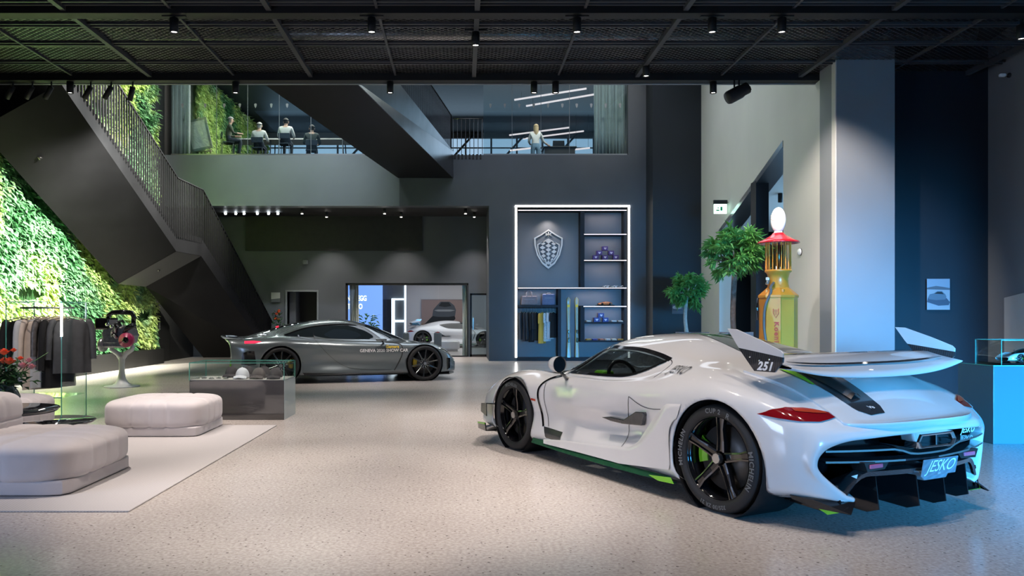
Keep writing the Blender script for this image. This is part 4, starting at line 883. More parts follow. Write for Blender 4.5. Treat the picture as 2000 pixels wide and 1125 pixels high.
def make_gemera(label, cat, loc, rotz):
    car = thing('sports_coupe', label, cat, loc, rotz)
    L = Loft(GROWS)
    for s in (1, -1):
        cs = lambda c, s=s: (c[:, 1]*s > .55)
        L.cut(arc(0, .365, .395, 0, 345, 40), cs); L.cut(arc(2.9, .365, .39, 0, 345, 40), cs)
    k = L.mb().build('body', 'grey_paint', car).modifiers.new('solid', 'SOLIDIFY'); k.thickness = .012; k.offset = -1
    PT = lambda nm, m, mb, **kw: mb.build(nm, m, car, **kw)
    for s in (1, -1):
        PT('side_window', 'window_tint', L.patch([(2.02, .87), (1.85, .99), (1.66, 1.10), (1.35, 1.145), (1.0, 1.14), (.7, 1.115), (.45, 1.07)], [(2.02, .845), (1.7, .865), (1.4, .875), (1.1, .88), (.9, .89), (.7, .93), (.45, 1.05)], 'xz', s, 40, 8, .004))
        PT('rear_quarter_window', 'window_tint', L.patch([(.66, 1.10), (.4, 1.06), (.1, .965)], [(.66, .92), (.4, .925), (.1, .94)], 'xz', s, 20, 6, .003))
        PT('window_trim', 'black_gloss', L.line([(2.04, .85), (1.86, .995), (1.66, 1.115), (1.35, 1.16), (1.0, 1.155), (.7, 1.125), (.42, 1.07), (.08, .955)], .022, 'xz', s, 50, .005))
        for x in (0, 2.9): PT('wheel_house', 'black_matte', MB().lathe([(.39, s*.965), (.39, s*.55), (.05, s*.55)], 32, (x, 0, .365), axis='y'))
        PT('door_gap', 'black_matte', L.line([(2.1, .80), (2.35, .775), (2.43, .70), (2.42, .55), (2.36, .40), (2.26, .23)], .022, 'xz', s, 40, .004))
        PT('door_gap', 'black_matte', L.line([(.66, 1.09), (.66, .90), (.72, .80), (.95, .55), (1.2, .36), (1.5, .27), (2.2, .24)], .007, 'xz', s, 50, .004))
        PT('sill_blade', 'black_matte', MB().add([(2.45, s*.96, .17), (.45, s*1.0, .17), (.42, s*1.0, .22), (.85, s*.985, .20), (1.2, s*.98, .185), (2.45, s*.965, .18)], [(0, 1, 2, 3, 4, 5)]), solid=.02)
        PT('tail_lamp', 'red_lamp_lit', L.patch([(-.37, .838), (-.50, .852), (-.68, .848)], [(-.37, .83), (-.50, .805), (-.68, .80)], 'xz', s, 16, 5, .006))
        PT('rear_outlet', 'black_gloss', L.patch([(-.50, .66), (-.62, .66), (-.72, .62)], [(-.46, .40), (-.60, .38), (-.74, .40)], 'xz', s, 12, 5, .004))
        PT('headlamp', 'chrome', L.patch([(3.40, .60), (3.2, .70)], [(3.42, .55), (3.22, .66)], 'xz', s, 10, 4, .005))
        PT('front_intake', 'black_gloss', L.patch([(3.46, .46), (3.38, .47)], [(3.46, .26), (3.38, .22)], 'xz', s, 8, 5, .005))
        mi_ = PT('mirror_camera', 'grey_paint', MB().cbox((1.98, s*1.02, .86), (.22, .06, .05)), bevel=.02, seg=3)
        MB().tube([(1.98, s*1.0, .85), (2.06, s*.86, .80)], [.02, .025]).build('mirror_arm', 'black_gloss', mi_)
        for (x, fr) in ((0, False), (2.9, True)): make_wheel(car, (x, s*.985, .365), .365, .3, .285, s, fr, spokes=10, cal='yellow_caliper', hubm='steel')
        PT('tail_fin', 'grey_paint', MB().add([(-.70, s*.80, .885), (-1.06, s*.74, .895), (-1.12, s*.70, .935), (-.9, s*.77, .925)], [(0, 1, 2, 3)]), solid=.02)
    A = [(2.62, 0), (2.58, .25), (2.45, .48), (2.2, .66)]; B = [(1.80, 0), (1.79, .2), (1.76, .38), (1.72, .52)]
    for s in (1, -1): PT('windscreen', 'window_tint', L.patch([(a, b*s) for a, b in A], [(a, b*s) for a, b in B], 'xy', 1, 24, 10, .003))
    PT('rear_window', 'window_tint', L.patch([(.6, -.42), (.2, -.42), (-.25, -.38)], [(.6, .42), (.2, .42), (-.25, .38)], 'xy', 1, 14, 14, .003))
    PT('rear_lip', 'grey_paint', MB().grid([[(-1.0, y, .905) for y in np.linspace(-.72, .72, 15)], [(-1.12, y, .945) for y in np.linspace(-.70, .70, 15)]]), solid=.02)
    PT('brake_light', 'red_lamp_lit', MB().cbox((-.02, 0, 1.125), (.06, .2, .014), rot=(0, -.3, 0)))
    PT('rear_panel', 'black_gloss', MB().box(-.9, -.86, -.7, .7, .3, .8)); PT('front_splitter', 'black_gloss', MB().prism([(3.72, 0), (3.66, .5), (3.45, .88), (3.0, .92), (3.0, -.92), (3.45, -.88), (3.66, -.5)], 'z', .12, .145))
    PT('rear_bumper_skirt', 'lime', MB().cbox((-.93, -.6, .36), (.05, .3, .06)).cbox((-.93, .6, .36), (.05, .3, .06)))
    for txt, z, size, m, x in (('GENEVA 2020 SHOW CAR', .635, .085, 'white_print', 2.05), ('Gemera', .71, .085, 'yellow_print', 2.22)):
        q = text_mb(txt, size, bold=.002, shear=0 if m == 'white_print' else .3); V = []
        for a, y, b_ in q.v:
            h = L.hit(x+a, z+b_, 'xz', -1, .006); V.append(tuple(h) if h else (x+a, -.97, z+b_))
        q.v = V; PT('door_lettering', m, q)
    PT('underbody', 'black_matte', MB().box(-.8, 3.3, -.55, .55, .12, .16))
    return car
mat('window_tint', (.012, .018, .022), .04, coat=1)
make_gemera('dark grey coupe parked broadside with ten-spoke wheels and yellow calipers', 'car', (-3.83, 15.74, 0), math.atan2(.29, .957))
# ================================================================== LOUNGE
def cushion_mb(w, d, h, n=5, res=26, grooves=(), gz=1.0, c=(0, 0, 0), depth=.014):
    mb = MB(); t = np.linspace(-1, 1, res)
    for ax in range(3):
        for sg in (-1, 1):
            G = []
            for a in t:
                row = []
                for b_ in t:
                    p = [0, 0, 0]; p[ax] = sg; p[(ax+1) % 3] = a; p[(ax+2) % 3] = b_
                    p = np.array(p, float); r = (np.abs(p)**n).sum()**(-1/n); q = p*r
                    g = sum(math.exp(-((p[k]-v)/.035)**2) for k, v in grooves if k != ax)
                    q = q*np.array([w/2, d/2, h/2]); nn = p*r; nn[2] *= 1.0
                    q = q-depth*g*nn/np.linalg.norm(nn)
                    row.append((q[0]+c[0], q[1]+c[1], q[2]+c[2]))
                G.append(row)
            mb.grid(G)
    return mb
def pouf(label, x0, x1, y0, y1, h, name='pouf', back=None, group='pale upholstered seats on the rug'):
    w, d = x1-x0, y1-y0; t = thing(name, label, 'pouf' if back is None else 'sofa', ((x0+x1)/2, (y0+y1)/2, .012), 0, group)
    gr = [(0, -.36), (0, .36), (1, -.36), (1, .36), (0, 0), (1, 0)]
    cushion_mb(w, d, h-.06, 5, 60, gr, c=(0, 0, .06+(h-.06)/2)).build('cushion', 'fabric', t)
    cushion_mb(w*.945, d*.945, .11, 14, 14, c=(0, 0, .055)).build('base', 'fabric', t)
    if back: cushion_mb(*back[0], 4, 40, [(1, -.36), (1, .36), (2, 0)], c=back[1]).build('backrest', 'fabric', t)
    return t
rug = tag(MB().box(-7.2, -2.24, 5.09, 9.15, 0, .012).build('rug', 'rug', bevel=.004), 'large pale woven rug under the upholstered seats', 'rug')
pouf('pale tufted sofa seat with a rounded back cushion on the rug front', -4.4, -2.83, 5.45, 6.66, .39, 'sofa_module', ((.5, 1.15, .46), (-.40, .02, .45)))
pouf('square pale tufted pouf between sofa seat and glass counter', -3.96, -2.85, 8.2, 9.22, .40)
pouf('pale pouf behind the low round tables', -5.95, -4.80, 8.15, 9.1, .41)
mat('table_gloss', (.012, .014, .018), .04, coat=1)
for (x, y, r, h, lb) in ((-4.38, 7.20, .50, .43, 'taller low round black glossy table holding the flower vase'), (-4.25, 7.80, .44, .24, 'lower round black glossy table beside the pouf')):
    t = thing('coffee_table', lb, 'table', (x, y, .012), 0, 'round black tables')
    MB().lathe([(0, h), (r-.01, h), (r, h-.006), (r-.03, h-.035), (0, h-.035)], 56).build('table_top', 'table_gloss', t)
    MB().lathe([(.06, h-.03), (.08, .12), (.22, .02), (.26, 0), (0, 0)], 32).build('pedestal', 'table_gloss', t)
# vase with flowers
vx, vy, vz = -4.42, 7.34, .442
t = thing('flower_vase', 'dark ribbed glass vase on the taller round table', 'vase', (vx, vy, vz))
mat('vase_glass', (.06, .085, .085), .12, coat=1, var=.5, vscale=40, bump=.6, bscale=60)
MB().lathe([(0, 0), (.07, 0), (.115, .05), (.125, .10), (.10, .16), (.07, .20), (.075, .22), (.06, .215), (.06, .19)], 32).build('body', 'vase_glass', t)
random.seed(4)
bq = thing('flower_bouquet', 'bouquet of orange and pink roses with dark leaves in the vase', 'flowers', (vx, vy, vz+.19))
mat('rose_orange', (.75, .13, .05), .6, var=.2, vscale=30); mat('rose_pink', (.62, .28, .30), .6, var=.2, vscale=30); mat('stem_green', (.05, .13, .04), .6)
def leaf_pts(p, d, up, L_, w_, bend=.15):
    d = Vector(d).normalized(); s = d.cross(Vector(up)); s = s.normalized() if s.length > 1e-4 else Vector((1, 0, 0)); n = s.cross(d); p = Vector(p)
    a = p; m = p+d*L_*.5+n*bend*L_; e = p+d*L_+n*(-.1*L_*bend/.15)
    return [a, m-s*w_*.5, e, m+s*w_*.5]
def rose(parent, c, r, m):
    b_ = MB(); random.seed(int(c[0]*1e4) % 997)
    for ring, (k, rr, zz) in enumerate(((3, .28, .5), (5, .6, .3), (6, .95, .0))):
        for i in range(k):
            a = 2*PI*i/k+ring*.5; q = Vector((math.cos(a), math.sin(a), 0)); s = Vector((-math.sin(a), math.cos(a), 0)); C = Vector(c)
            G = []
            for v in (0, .35, .7, 1):
                row = []
                for u in (-1, -.4, .4, 1): row.append(tuple(C+q*(rr*r*(.25+.85*v**.6)-.25*r*abs(u)*rr)+s*u*r*rr*.75*(.3+.8*v)*(1 if v < 1 else .8)+Vector((0, 0, (zz+v*.75-.4)*r))))
                G.append(row)
            b_.grid(G)
    return b_.build('rose', m, parent)
for (dx_, dz_, r, m) in ((.02, .34, .05, 'rose_orange'), (.07, .25, .055, 'rose_orange'), (-.02, .25, .05, 'rose_orange'), (.14, .28, .03, 'rose_orange'), (-.10, .17, .055, 'rose_pink'), (.18, .21, .045, 'rose_pink'), (.26, .20, .04, 'rose_pink'), (.22, .26, .035, 'rose_pink'), (.10, .36, .03, 'rose_orange')):
    c = (dx_+.02, -.08+random.uniform(-.04, .06), dz_); rose(bq, c, r, m); MB().tube([(0, 0, -.1), (c[0]*.4, c[1]*.4, c[2]*.5), c], .004, 5).build('stem', 'stem_green', bq)
b_ = MB(); random.seed(5)
for k in range(150):
    a = random.uniform(0, 2*PI); e = random.uniform(-.5, .9); p = Vector((random.gauss(.02, .10), random.gauss(-.02, .07), random.uniform(-.02, .24))); d = (math.cos(a), math.sin(a), e)
    b_.add(leaf_pts(p, d, (0, 0, 1), random.uniform(.07, .15), random.uniform(.03, .06)), [(0, 1, 2, 3)], 0, True)
tag(b_.build('foliage', 'dark_leaves', bq), kind='stuff')
MB().tube([(.05, 0, 0), (.2, -.02, .2), (.42, -.02, .34)], .004, 5).build('twig', 'stem_green', bq)
# glass counter with caps
x0, x1, y0, y1 = -3.49, -2.28, 9.69, 10.32
t = thing('display_counter', 'low grey glass counter with open glass top holding caps', 'counter', ((x0+x1)/2, (y0+y1)/2, 0)); hx, hy = (x1-x0)/2, (y1-y0)/2
mat('smoked_mirror', (.055, .055, .06), .05, metal=.0, coat=1, spec=1.0); mat('counter_side', (.36, .43, .44), .25, coat=.4); mat('counter_top', (.5, .48, .46), .5)
MB().box(-hx, hx, -hy, hy, .0, .505).build('cabinet', 'smoked_mirror', t, bevel=.004); MB().box(hx+.001, hx+.006, -hy, hy, .0, .505).build('side_panel', 'counter_side', t)
MB().box(-hx+.01, hx-.01, -hy+.01, hy-.01, .506, .512).build('deck', 'counter_top', t)
for nm, b4 in (('glass_pane', (-hx, hx, -hy, -hy+.008, .512, .722)), ('glass_pane', (-hx, hx, hy-.008, hy, .512, .722)), ('glass_pane', (-hx, -hx+.008, -hy, hy, .512, .722)), ('glass_pane', (hx-.008, hx, -hy, hy, .512, .722)), ('glass_lid', (-hx, hx, -hy, hy, .722, .730))):
    MB().box(*b4).build(nm, 'clear_glass', t)
e = MB()
for sx in (-1, 1):
    for sy in (-1, 1): e.box(sx*hx-.004, sx*hx+.004, sy*hy-.004, sy*hy+.004, .505, .73)
    e.box(sx*hx-.004, sx*hx+.004, -hy, hy, .724, .732)
for sy in (-1, 1): e.box(-hx, hx, sy*hy-.004, sy*hy+.004, .724, .732)
e.build('glass_edges', 'glass_edge', t)
mat('cap_white', (.65, .66, .72), .85); mat('cap_brown', (.10, .085, .085), .85); mat('cap_dark', (.045, .04, .045), .85)
def cap(label, x, y, z, m, rz=0, group='caps in the glass counter'):
    c = thing('baseball_cap', label, 'cap', (x, y, z), rz, group)
    G = [[(.088*math.sin(a)*math.cos(k*2*PI/24)*(1+.05*math.cos(k*2*PI/24)), .10*math.sin(a)*math.sin(k*2*PI/24), .125*math.cos(a)**.85 if math.cos(a) > 1e-6 else 0) for k in range(24)] for a in np.linspace(0, PI/2, 9)]
    MB().grid(G, cv=True).build('crown', m, c)
    br_ = [[(q*.085, -.085-.075*v*math.sqrt(max(0, 1-(q*.9)**2)), .014-.03*v+.02*(1-abs(q))) for q in np.linspace(-1, 1, 13)] for v in (0, .35, .7, 1)]
    MB().grid(br_).build('brim', m, c, solid=.006); MB().sphere((0, 0, .125), .008, 8, 5).build('button', m, c)
cy = 9.92
for px, m, lb in ((473, 'cap_white', 'white baseball cap in the glass counter'), (505, 'cap_brown', 'brown baseball cap beside the white cap'), (538, 'cap_dark', 'dark grey baseball cap at counter end')): cap(lb, PX(px, cy), cy, .53, m)
for px, lb in ((452, 'dark cap behind the white cap'), (484, 'dark cap behind and between white and brown caps'), (516, 'dark cap behind the brown cap')): cap(lb, PX(px, 10.19), 10.19, .53, 'cap_dark')
random.seed(2)
for k in range(5):
    px = 385+k*14; Y = 9.82+.06*(k % 2); tag(MB().cbox((0, 0, .008), (.06, .035, .012), rot=(0, 0, random.random())).lathe([(.012, .014), (.016, .02), (.012, .026), (.008, .02)], 10).build('keyring', 'steel', None, (PX(px, Y), Y, .514), bevel=.003), 'small silver keyring lying in the glass counter', 'keyring', 'small trinkets in the glass counter')
# ---------------- garments
def garment(parent_label, loc, rotz, w, length, th, m, sleeves=True, group=None, name='jacket', long_sleeve=.62, cat='jacket', mats2=None, hanger=True, seed=1, flare=1.0, stripe=None):
    random.seed(seed); t = thing(name, parent_label, cat, loc, rotz, group)          # loc = hanger hook point on the rail
    G = []; n = 28; top = -.14
    prof = [(0, .07, .4), (.02, .10, .55), (.05, .30, .8), (.08, .42, .95), (.15, .46, 1), (.3, .45, 1.05), (.6, .46*(.5+.5*flare), 1.1), (1.0, .48*flare, 1.2)]
    for (v, hw, tt) in prof:
        row = []
        for k in range(n):
            a = 2*PI*k/n; fold = 1+.10*math.sin(5*a+seed)*min(1, v*2)+.05*math.sin(9*a+3*v+seed)*min(1, v*2)
            row.append((hw*w*math.cos(a)*fold, th/2*tt*math.sin(a)*(fold+.25*math.sin(7*a+seed)*min(1, v*1.6)), top-v*length))
        G.append(row)
    MB().grid(G, cv=True).build('garment_body', m, t, sub=1)
    if sleeves:
        for s in (-1, 1):
            q = [(s*.38*w, 0, top-.05*length), (s*.47*w, -.01, top-.11*length), (s*.53*w, -.02, top-.3*length), (s*.55*w, -.03, top-long_sleeve*length)]
            MB().tube([tuple(p) for p in cr(np.array(q), 4)], [th*.34, th*.40, th*.42, th*.42, th*.41, th*.40, th*.39, th*.38, th*.37, th*.36, th*.36, th*.35, th*.36], 10, caps=False).build('sleeve', mats2 or m, t)
    if hanger:
        MB().tube([(0, 0, 0), (0, .02, .02), (0, .03, 0), (0, 0, -.05), (0, 0, -.12)], .004, 6).tube([(-.4*w, 0, top-.04*length), (0, 0, -.12), (.4*w, 0, top-.04*length)], .008, 6).build('hanger', 'hanger_wood', t)
    if stripe: MB().box(.30*w, .40*w, -th*.62, -th*.58, top-.85*length, top-.1*length).build('stripe', stripe, t)
    return t
mat('hanger_wood', (.5, .40, .30), .5); mat('cloth_black', (.008, .008, .009), .85); mat('cloth_beige', (.60, .50, .42), .9, var=.08, vscale=12); mat('cloth_grey', (.52, .53, .54), .85, var=.08); mat('cloth_shiny', (.12, .11, .105), .25, var=.35, vscale=14, bump=.5, bscale=18)
mat('cloth_slate', (.06, .062, .066), .7, var=.15, vscale=10)
# glass wardrobe with coats
gx0, gx1, gy0, gy1, gh = -5.51, -4.84, 9.15, 9.75, 1.50
t = thing('glass_wardrobe', 'clear glass clothes stand with steel rail before the living wall', 'clothes stand', ((gx0+gx1)/2, (gy0+gy1)/2, 0)); hx, hy = (gx1-gx0)/2, (gy1-gy0)/2
for b6 in ((-hx, -hx+.01, -hy, hy, 0, gh), (hx-.01, hx, -hy, hy, 0, gh)): MB().box(*b6).build('glass_side', 'clear_glass', t)
MB().box(-hx, hx, -hy, hy, .335, .345).build('glass_shelf', 'clear_glass', t); MB().box(-hx, hx, -hy, hy, 0, .012).build('glass_base', 'clear_glass', t)
e = MB()
for sx in (-1, 1):
    for sy in (-1, 1): e.box(sx*hx-.005, sx*hx+.005, sy*hy-.003, sy*hy+.003, 0, gh)
    e.box(sx*hx-.005, sx*hx+.005, -hy, hy, gh-.004, gh+.004)
e.box(-hx, hx, -hy-.003, -hy+.003, gh-.004, gh+.004); e.box(-hx, hx, -hy-.003, -hy+.003, .333, .347)
e.build('glass_edges', 'glass_edge', t)
MB().box(hx-.012, hx+.012, -hy-.006, -hy+.006, gh-.42, gh-.02).build('edge_light', 'lamp_on', t)
MB().tube([(-hx, 0, gh-.07), (hx, 0, gh-.07)], .012, 10).build('rail', 'steel', t)
ry, rz_ = (gy0+gy1)/2, gh-.07
GL = [('black zip coat with light stripe, first on the glass clothes stand', -5.47, 'cloth_black', .90, 'jacket', 'cloth_grey'), ('pale grey hoodie hanging second on the glass stand', -5.33, 'cloth_grey', .86, 'jacket', None), ('long beige belted coat hanging on the glass stand', -5.25, 'cloth_beige', .98, 'coat', None), ('light grey trousers behind the beige coat', -5.17, 'cloth_grey', .95, 'trousers', None), ('shiny quilted dark jacket in the row middle', -5.08, 'cloth_shiny', .70, 'jacket', None), ('black long coat between two shiny jackets', -5.02, 'cloth_black', .95, 'coat', None), ('shiny dark padded jacket with long sleeves', -4.97, 'cloth_shiny', .74, 'jacket', None), ('dark slate jacket at the end beside the glass side', -4.88, 'cloth_slate', .76, 'jacket', None)]
for i, (lb, x, m, ln, nm, stp) in enumerate(GL):
    garment(lb, (x, ry+.0, rz_+.012), math.radians((50, 60, 48, 62, 46, 60, 44, 36)[i]), .46, ln*.9, .10, m, nm != 'trousers', 'clothes on the glass stand', nm, .75, nm, seed=i+1, stripe=stp)
# ---------------- engine on its stand
ex, ey = PX(238, 14.36), 14.36
t = thing('engine_stand', 'white tulip shaped pedestal holding the engine', 'stand', (ex, ey, 0))
mat('stand_white', (.68, .70, .72), .35, coat=.3)
MB().lathe([(0, .0), (.32, .0), (.325, .008), (.30, .02), (.18, .03), (.12, .07), (.07, .16), (.052, .28), (.05, .42), (.06, .55), (.05, .6), (0, .6)], 40).build('column', 'stand_white', t)
for s in (-1, 1): MB().tube([(0, 0, .5), (s*.07, 0, .62), (s*.19, 0, .70), (s*.21, 0, .78 if s > 0 else .9)], [.045, .05, .042, .04], 10).build('arm', 'stand_white', t)
en = thing('engine', 'car engine with black airbox and magenta pulley on white pedestal', 'engine', (ex, ey, .72))
mat('engine_alu', (.32, .33, .35), .35, metal=.9, var=.3, vscale=25); mat('magenta', (.42, .02, .11), .35, coat=.5)
MB().prism([(-.26, .1), (.20, .1), (.24, .25), (.18, .42), (-.2, .46), (-.3, .3)], 'y', -.2, .22).build('block', 'engine_alu', en, bevel=.02)
MB().box(-.42, -.15, -.22, .2, .36, .58).build('airbox', 'black_gloss', en, bevel=.03)
MB().tube([(-.2, -.12, .56), (-.18, -.16, .64), (-.1, -.17, .68), (.1, -.17, .69), (.24, -.14, .68), (.28, -.12, .6), (.26, -.1, .5)], .045, 12).build('intake_pipe', 'black_gloss', en)
MB().lathe([(0, -.06), (.05, -.06), (.05, -.05), (.13, -.05), (.135, -.04), (.135, .04), (.13, .05), (0, .05)], 32, (.21, -.27, .17), axis='y').build('pulley', 'magenta', en)
MB().lathe([(0, -.07), (.055, -.07), (.06, -.05)], 24, (.21, -.27, .17), axis='y').build('pulley_hub', 'black_gloss', en)
b_ = MB()
for k in range(6): a = k*PI/3; b_.cbox((.21+.03*math.cos(a), -.345, .17+.03*math.sin(a)), (.012, .01, .03), rot=(0, -a+PI/2, 0))
b_.build('pulley_spokes', 'chrome', en)
random.seed(8)
for k in range(9):
    p = Vector((random.uniform(-.15, .26), random.uniform(-.24, -.18), random.uniform(.2, .55))); q = p+Vector((random.uniform(-.14, .14), random.uniform(-.04, .02), random.uniform(-.1, .14))); r_ = p.lerp(q, .5)+Vector((0, -.05, .03))
    MB().tube([tuple(v) for v in cr(np.array([p, r_, q]), 4)], random.uniform(.012, .028), 8).build('hose', random.choice(['black_gloss', 'engine_alu', 'chrome', 'black_matte']), en)
for k in range(4): MB().lathe([(0, -.05), (.03, -.05), (.032, .0), (.02, .02), (0, .02)], 14, (-.16+.085*k, -.22, .46-.04*(k % 2)), axis='y').build('injector', 'chrome', en)
for k in range(5): MB().tube([(.12+.03*k, -.2, .3+.02*k), (.2+.03*k, -.24, .42), (.3, -.1, .5-.03*k)], .022, 8).build('exhaust_header', 'black_gloss', en)
MB().box(-.3, .1, -.2, .2, .02, .14).build('sump', 'engine_alu', en, bevel=.03); MB().lathe([(0, 0), (.11, 0), (.13, .02), (.13, .1), (0, .1)], 24, (-.36, -.12, .08), axis='x').build('gear_case', 'engine_alu', en)
# ---------------- living wall
def leaves(n, x, y0, y1, z0, z1, L_, seed, mask=None, depth=.22, blob=None):
    rng = np.random.default_rng(seed); y = rng.uniform(y0, y1, n); z = rng.uniform(z0, z1, n)
    if mask is not None: k = mask(y, z); y, z = y[k], z[k]
    n = len(y); relief = .10*np.sin(y*2.1+1.3*np.sin(z*1.7))+.09*np.sin(z*2.9+1.1*np.sin(y*1.9))+.06*np.sin(y*5+z*4)
    px = np.clip(x+.05+depth*(.5+relief*2)*.7+rng.uniform(-.05, .05, n), x+.02, x+.26)
    yaw = rng.normal(0, .8, n); pit = rng.normal(-.75, .45, n)          # leaf direction: out of the wall and drooping
    d = np.stack([np.cos(pit)*np.cos(yaw), np.cos(pit)*np.sin(yaw), np.sin(pit)], 1)
    up = np.stack([rng.normal(0, .3, n), rng.normal(0, .3, n), np.ones(n)], 1); s = np.cross(d, up); s /= np.linalg.norm(s, axis=1)[:, None]; nn = np.cross(s, d)
    ln = (L_*rng.uniform(.6, 1.5, n))[:, None]; w = ln*rng.uniform(.28, .5, n)[:, None]
    p = np.stack([px, y, z], 1); m1 = p+d*ln*.45+nn*ln*.12; e = p+d*ln-nn*ln*.05
    m1[:, 0] = np.maximum(m1[:, 0], x+.03); e[:, 0] = np.maximum(e[:, 0], x+.02)
    V = np.stack([p, m1-s*w*.5-nn*ln*.06, m1, m1+s*w*.5-nn*ln*.06, e], 1).reshape(-1, 3); V[:, 0] = np.maximum(V[:, 0], x+.015)
    b = (np.arange(n)*5)[:, None]; Fq = np.concatenate([b+np.array([0, 1, 2]), b+np.array([0, 2, 3]), b+np.array([1, 4, 2]), b+np.array([2, 4, 3])], 0)
    return V, Fq
def fast_mesh(name, V, Fq, m):
    me = bpy.data.meshes.new(name); me.vertices.add(len(V)); me.vertices.foreach_set('co', V.ravel()); nf = len(Fq); me.loops.add(nf*3); me.loops.foreach_set('vertex_index', Fq.ravel().astype(np.int32)); me.polygons.add(nf); me.polygons.foreach_set('loop_start', np.arange(0, nf*3, 3, dtype=np.int32)); me.materials.append(MATS[m]); me.update(); me.validate(); return me
gap = lambda y, z: (z > .42+.14*np.sin(y*3.1)+.08*np.sin(y*7.7)) & (np.sin(y*1.3+z*1.9)+np.sin(z*3.3-y*.9) > -1.75)
V, Fq = leaves(52000, -8.95, 13.4, 21.75, .3, 9.2, .145, 1, gap)
gw = link('living_wall', fast_mesh('living_wall', V, Fq, 'wall_leaves')); tag(gw, 'bright green living plant wall behind the staircase', 'plants', kind='stuff')
V, Fq = leaves(14000, -8.93, 25.2, 33.8, ZM+.1, 9.5, .2, 2, lambda y, z: y < 33.8)
gw = link('living_wall', fast_mesh('living_wall', V, Fq, 'wall_leaves')); tag(gw, 'dim green living plant wall inside the upper room', 'plants', kind='stuff')
# planting backing
sbox('trim_8', 'dark_leaves', -8.95, -8.935, 13.4, 21.7, .45, 9.4)
# ================================================================== DISPLAY NICHE
sy0, sy1 = YB+.02, YB+.43
sx = lambda p, Y=YB: PX(p, Y)
sz = lambda p, Y=YB: PZ(p, Y)
mat('shelf_dark', (.018, .022, .03), .6, spec=.2); mat('niche_panel', (.17, .18, .20), .6, var=.04, vscale=1.5)
t = thing('display_shelving', 'tall dark shelving niche framed by a white light strip', 'shelves', ((N0+N1)/2, YB+.2, 0)); oc = Vector(((N0+N1)/2, YB+.2, 0))
def sh(nm, m, x0, x1, y0, y1, z0, z1, **k):
    b = MB().box(x0-oc.x, x1-oc.x, y0-oc.y, y1-oc.y, z0, z1); return b.build(nm, m, t, **k)
sh('back_panel', 'niche_panel', N0+.01, N1-.01, YB+.41, YB+.435, 0, NZ-.01)
for nm, a in (('led_strip', (N0-.045, N0+.012, YB-.03, YB-.001, .10, NZ+.03)), ('led_strip', (N1-.012, N1+.045, YB-.03, YB-.001, .10, NZ+.03)), ('led_strip', (N0-.045, N1+.045, YB-.03, YB-.001, NZ-.01, NZ+.045))): sh(nm, 'led', *a)
def shelf(x0, x1, y, led=True, th=.05):
    o = sh('shelf_board', 'shelf_dark', sx(x0), sx(x1), sy0, sy1-.03, sz(y)-th, sz(y))
    if led: MB().box(sx(x0)-oc.x, sx(x1)-oc.x, sy0-.004-oc.y, sy0-oc.y, sz(y)-.035, sz(y)-.012).build('edge_light', 'led_pink', o)
shelf(1012, 1224, 409); shelf(1141, 1224, 456); shelf(1141, 1224, 507); shelf(1012, 1224, 561); shelf(1012, 1091, 596, False, .06); shelf(1140, 1224, 597); shelf(1140, 1224, 629, False); shelf(1140, 1224, 665, False)
for a, c, y0_, y1_ in ((1134, 1142, 409, 561), (1090, 1096, 562, 700), (1134, 1142, 597, 668), (1219, 1225, 409, 700)): sh('divider', 'shelf_dark', sx(a), sx(c), sy0+.01, sy1-.03, sz(y1_), sz(y0_))
sh('plinth', 'shelf_dark', N0, N1, YB+.005, sy1-.02, 0, .10)
MB().tube([(sx(1013)-oc.x, .01, sz(602)+.01), (sx(1089)-oc.x, .01, sz(602)+.01)], .012, 8).build('clothes_rail', 'black_matte', t)
spot('niche_lamp_0', (sx(1072), YB+.1, NZ-.2), (sx(1072), YB+.4, 2.6), 25, WARM, 110, .8, .05)
for q, (px, py) in enumerate(((1180, 412), (1180, 460), (1180, 510), (1160, 565), (1050, 565), (1180, 600), (1180, 632))):
    area('shelf_light_%d' % q, (sx(px), YB+.12, sz(py)-.07), (sx(px), YB+.3, sz(py)-1), 1.0, .05, 2.2, (1, .86, .82))
# emblem
c = Vector((sx(1071, 23.2), 23.19, sz(486, 23.2))); em = thing('shield_emblem', 'large pale metal shield emblem with stacked diamonds in the niche', 'emblem', tuple(c)); u_ = 23.2/F
def shield(w, top, bot): return [(0, top), (w*.55, top-.13*(top-bot)), (w, top-.22*(top-bot)), (w*.98, top-.40*(top-bot)), (w*.80, top-.66*(top-bot)), (w*.45, top-.87*(top-bot)), (0, bot)]
def outline(w, top, bot, th):
    o_ = shield(w, top, bot); i_ = shield(w-th*1.3, top-th*1.3, bot+th*1.9); R_ = lambda s: [(x, z) for x, z in s]+[(-x, z) for x, z in s[::-1][1:-1]]
    O, I = R_(o_), R_(i_); n = len(O); v = [(x, -.02, z) for x, z in O]+[(x, -.02, z) for x, z in I]+[(x, .01, z) for x, z in O]
    return MB().add(v, [(k, (k+1) % n, n+(k+1) % n, n+k) for k in range(n)]+[(k, 2*n+k, 2*n+(k+1) % n, (k+1) % n) for k in range(n)])
mat('emblem_metal', (.62, .61, .60), .4)
outline(28*u_, 38*u_, -39*u_, .035).build('outer_frame', 'emblem_metal', em); outline(22*u_, 20*u_, -31*u_, .028).build('inner_frame', 'emblem_metal', em)
for k in range(6):
    z = (14-8*k)*u_; w = (16, 17, 16, 14, 11, 6)[k]*u_; h = 4*u_
    MB().prism([(-w*.33, z), (0, z+h), (w*.33, z), (0, z-h)], 'y', -.02, .01).build('diamond', 'emblem_metal', em)
    for s in (-1, 1): MB().prism([(s*w*.36, z-h), (s*w*.68, z), (s*w, z-h*.9), (s*w*.68, z-h*1.9)], 'y', -.02, .01).build('diamond', 'emblem_metal', em)
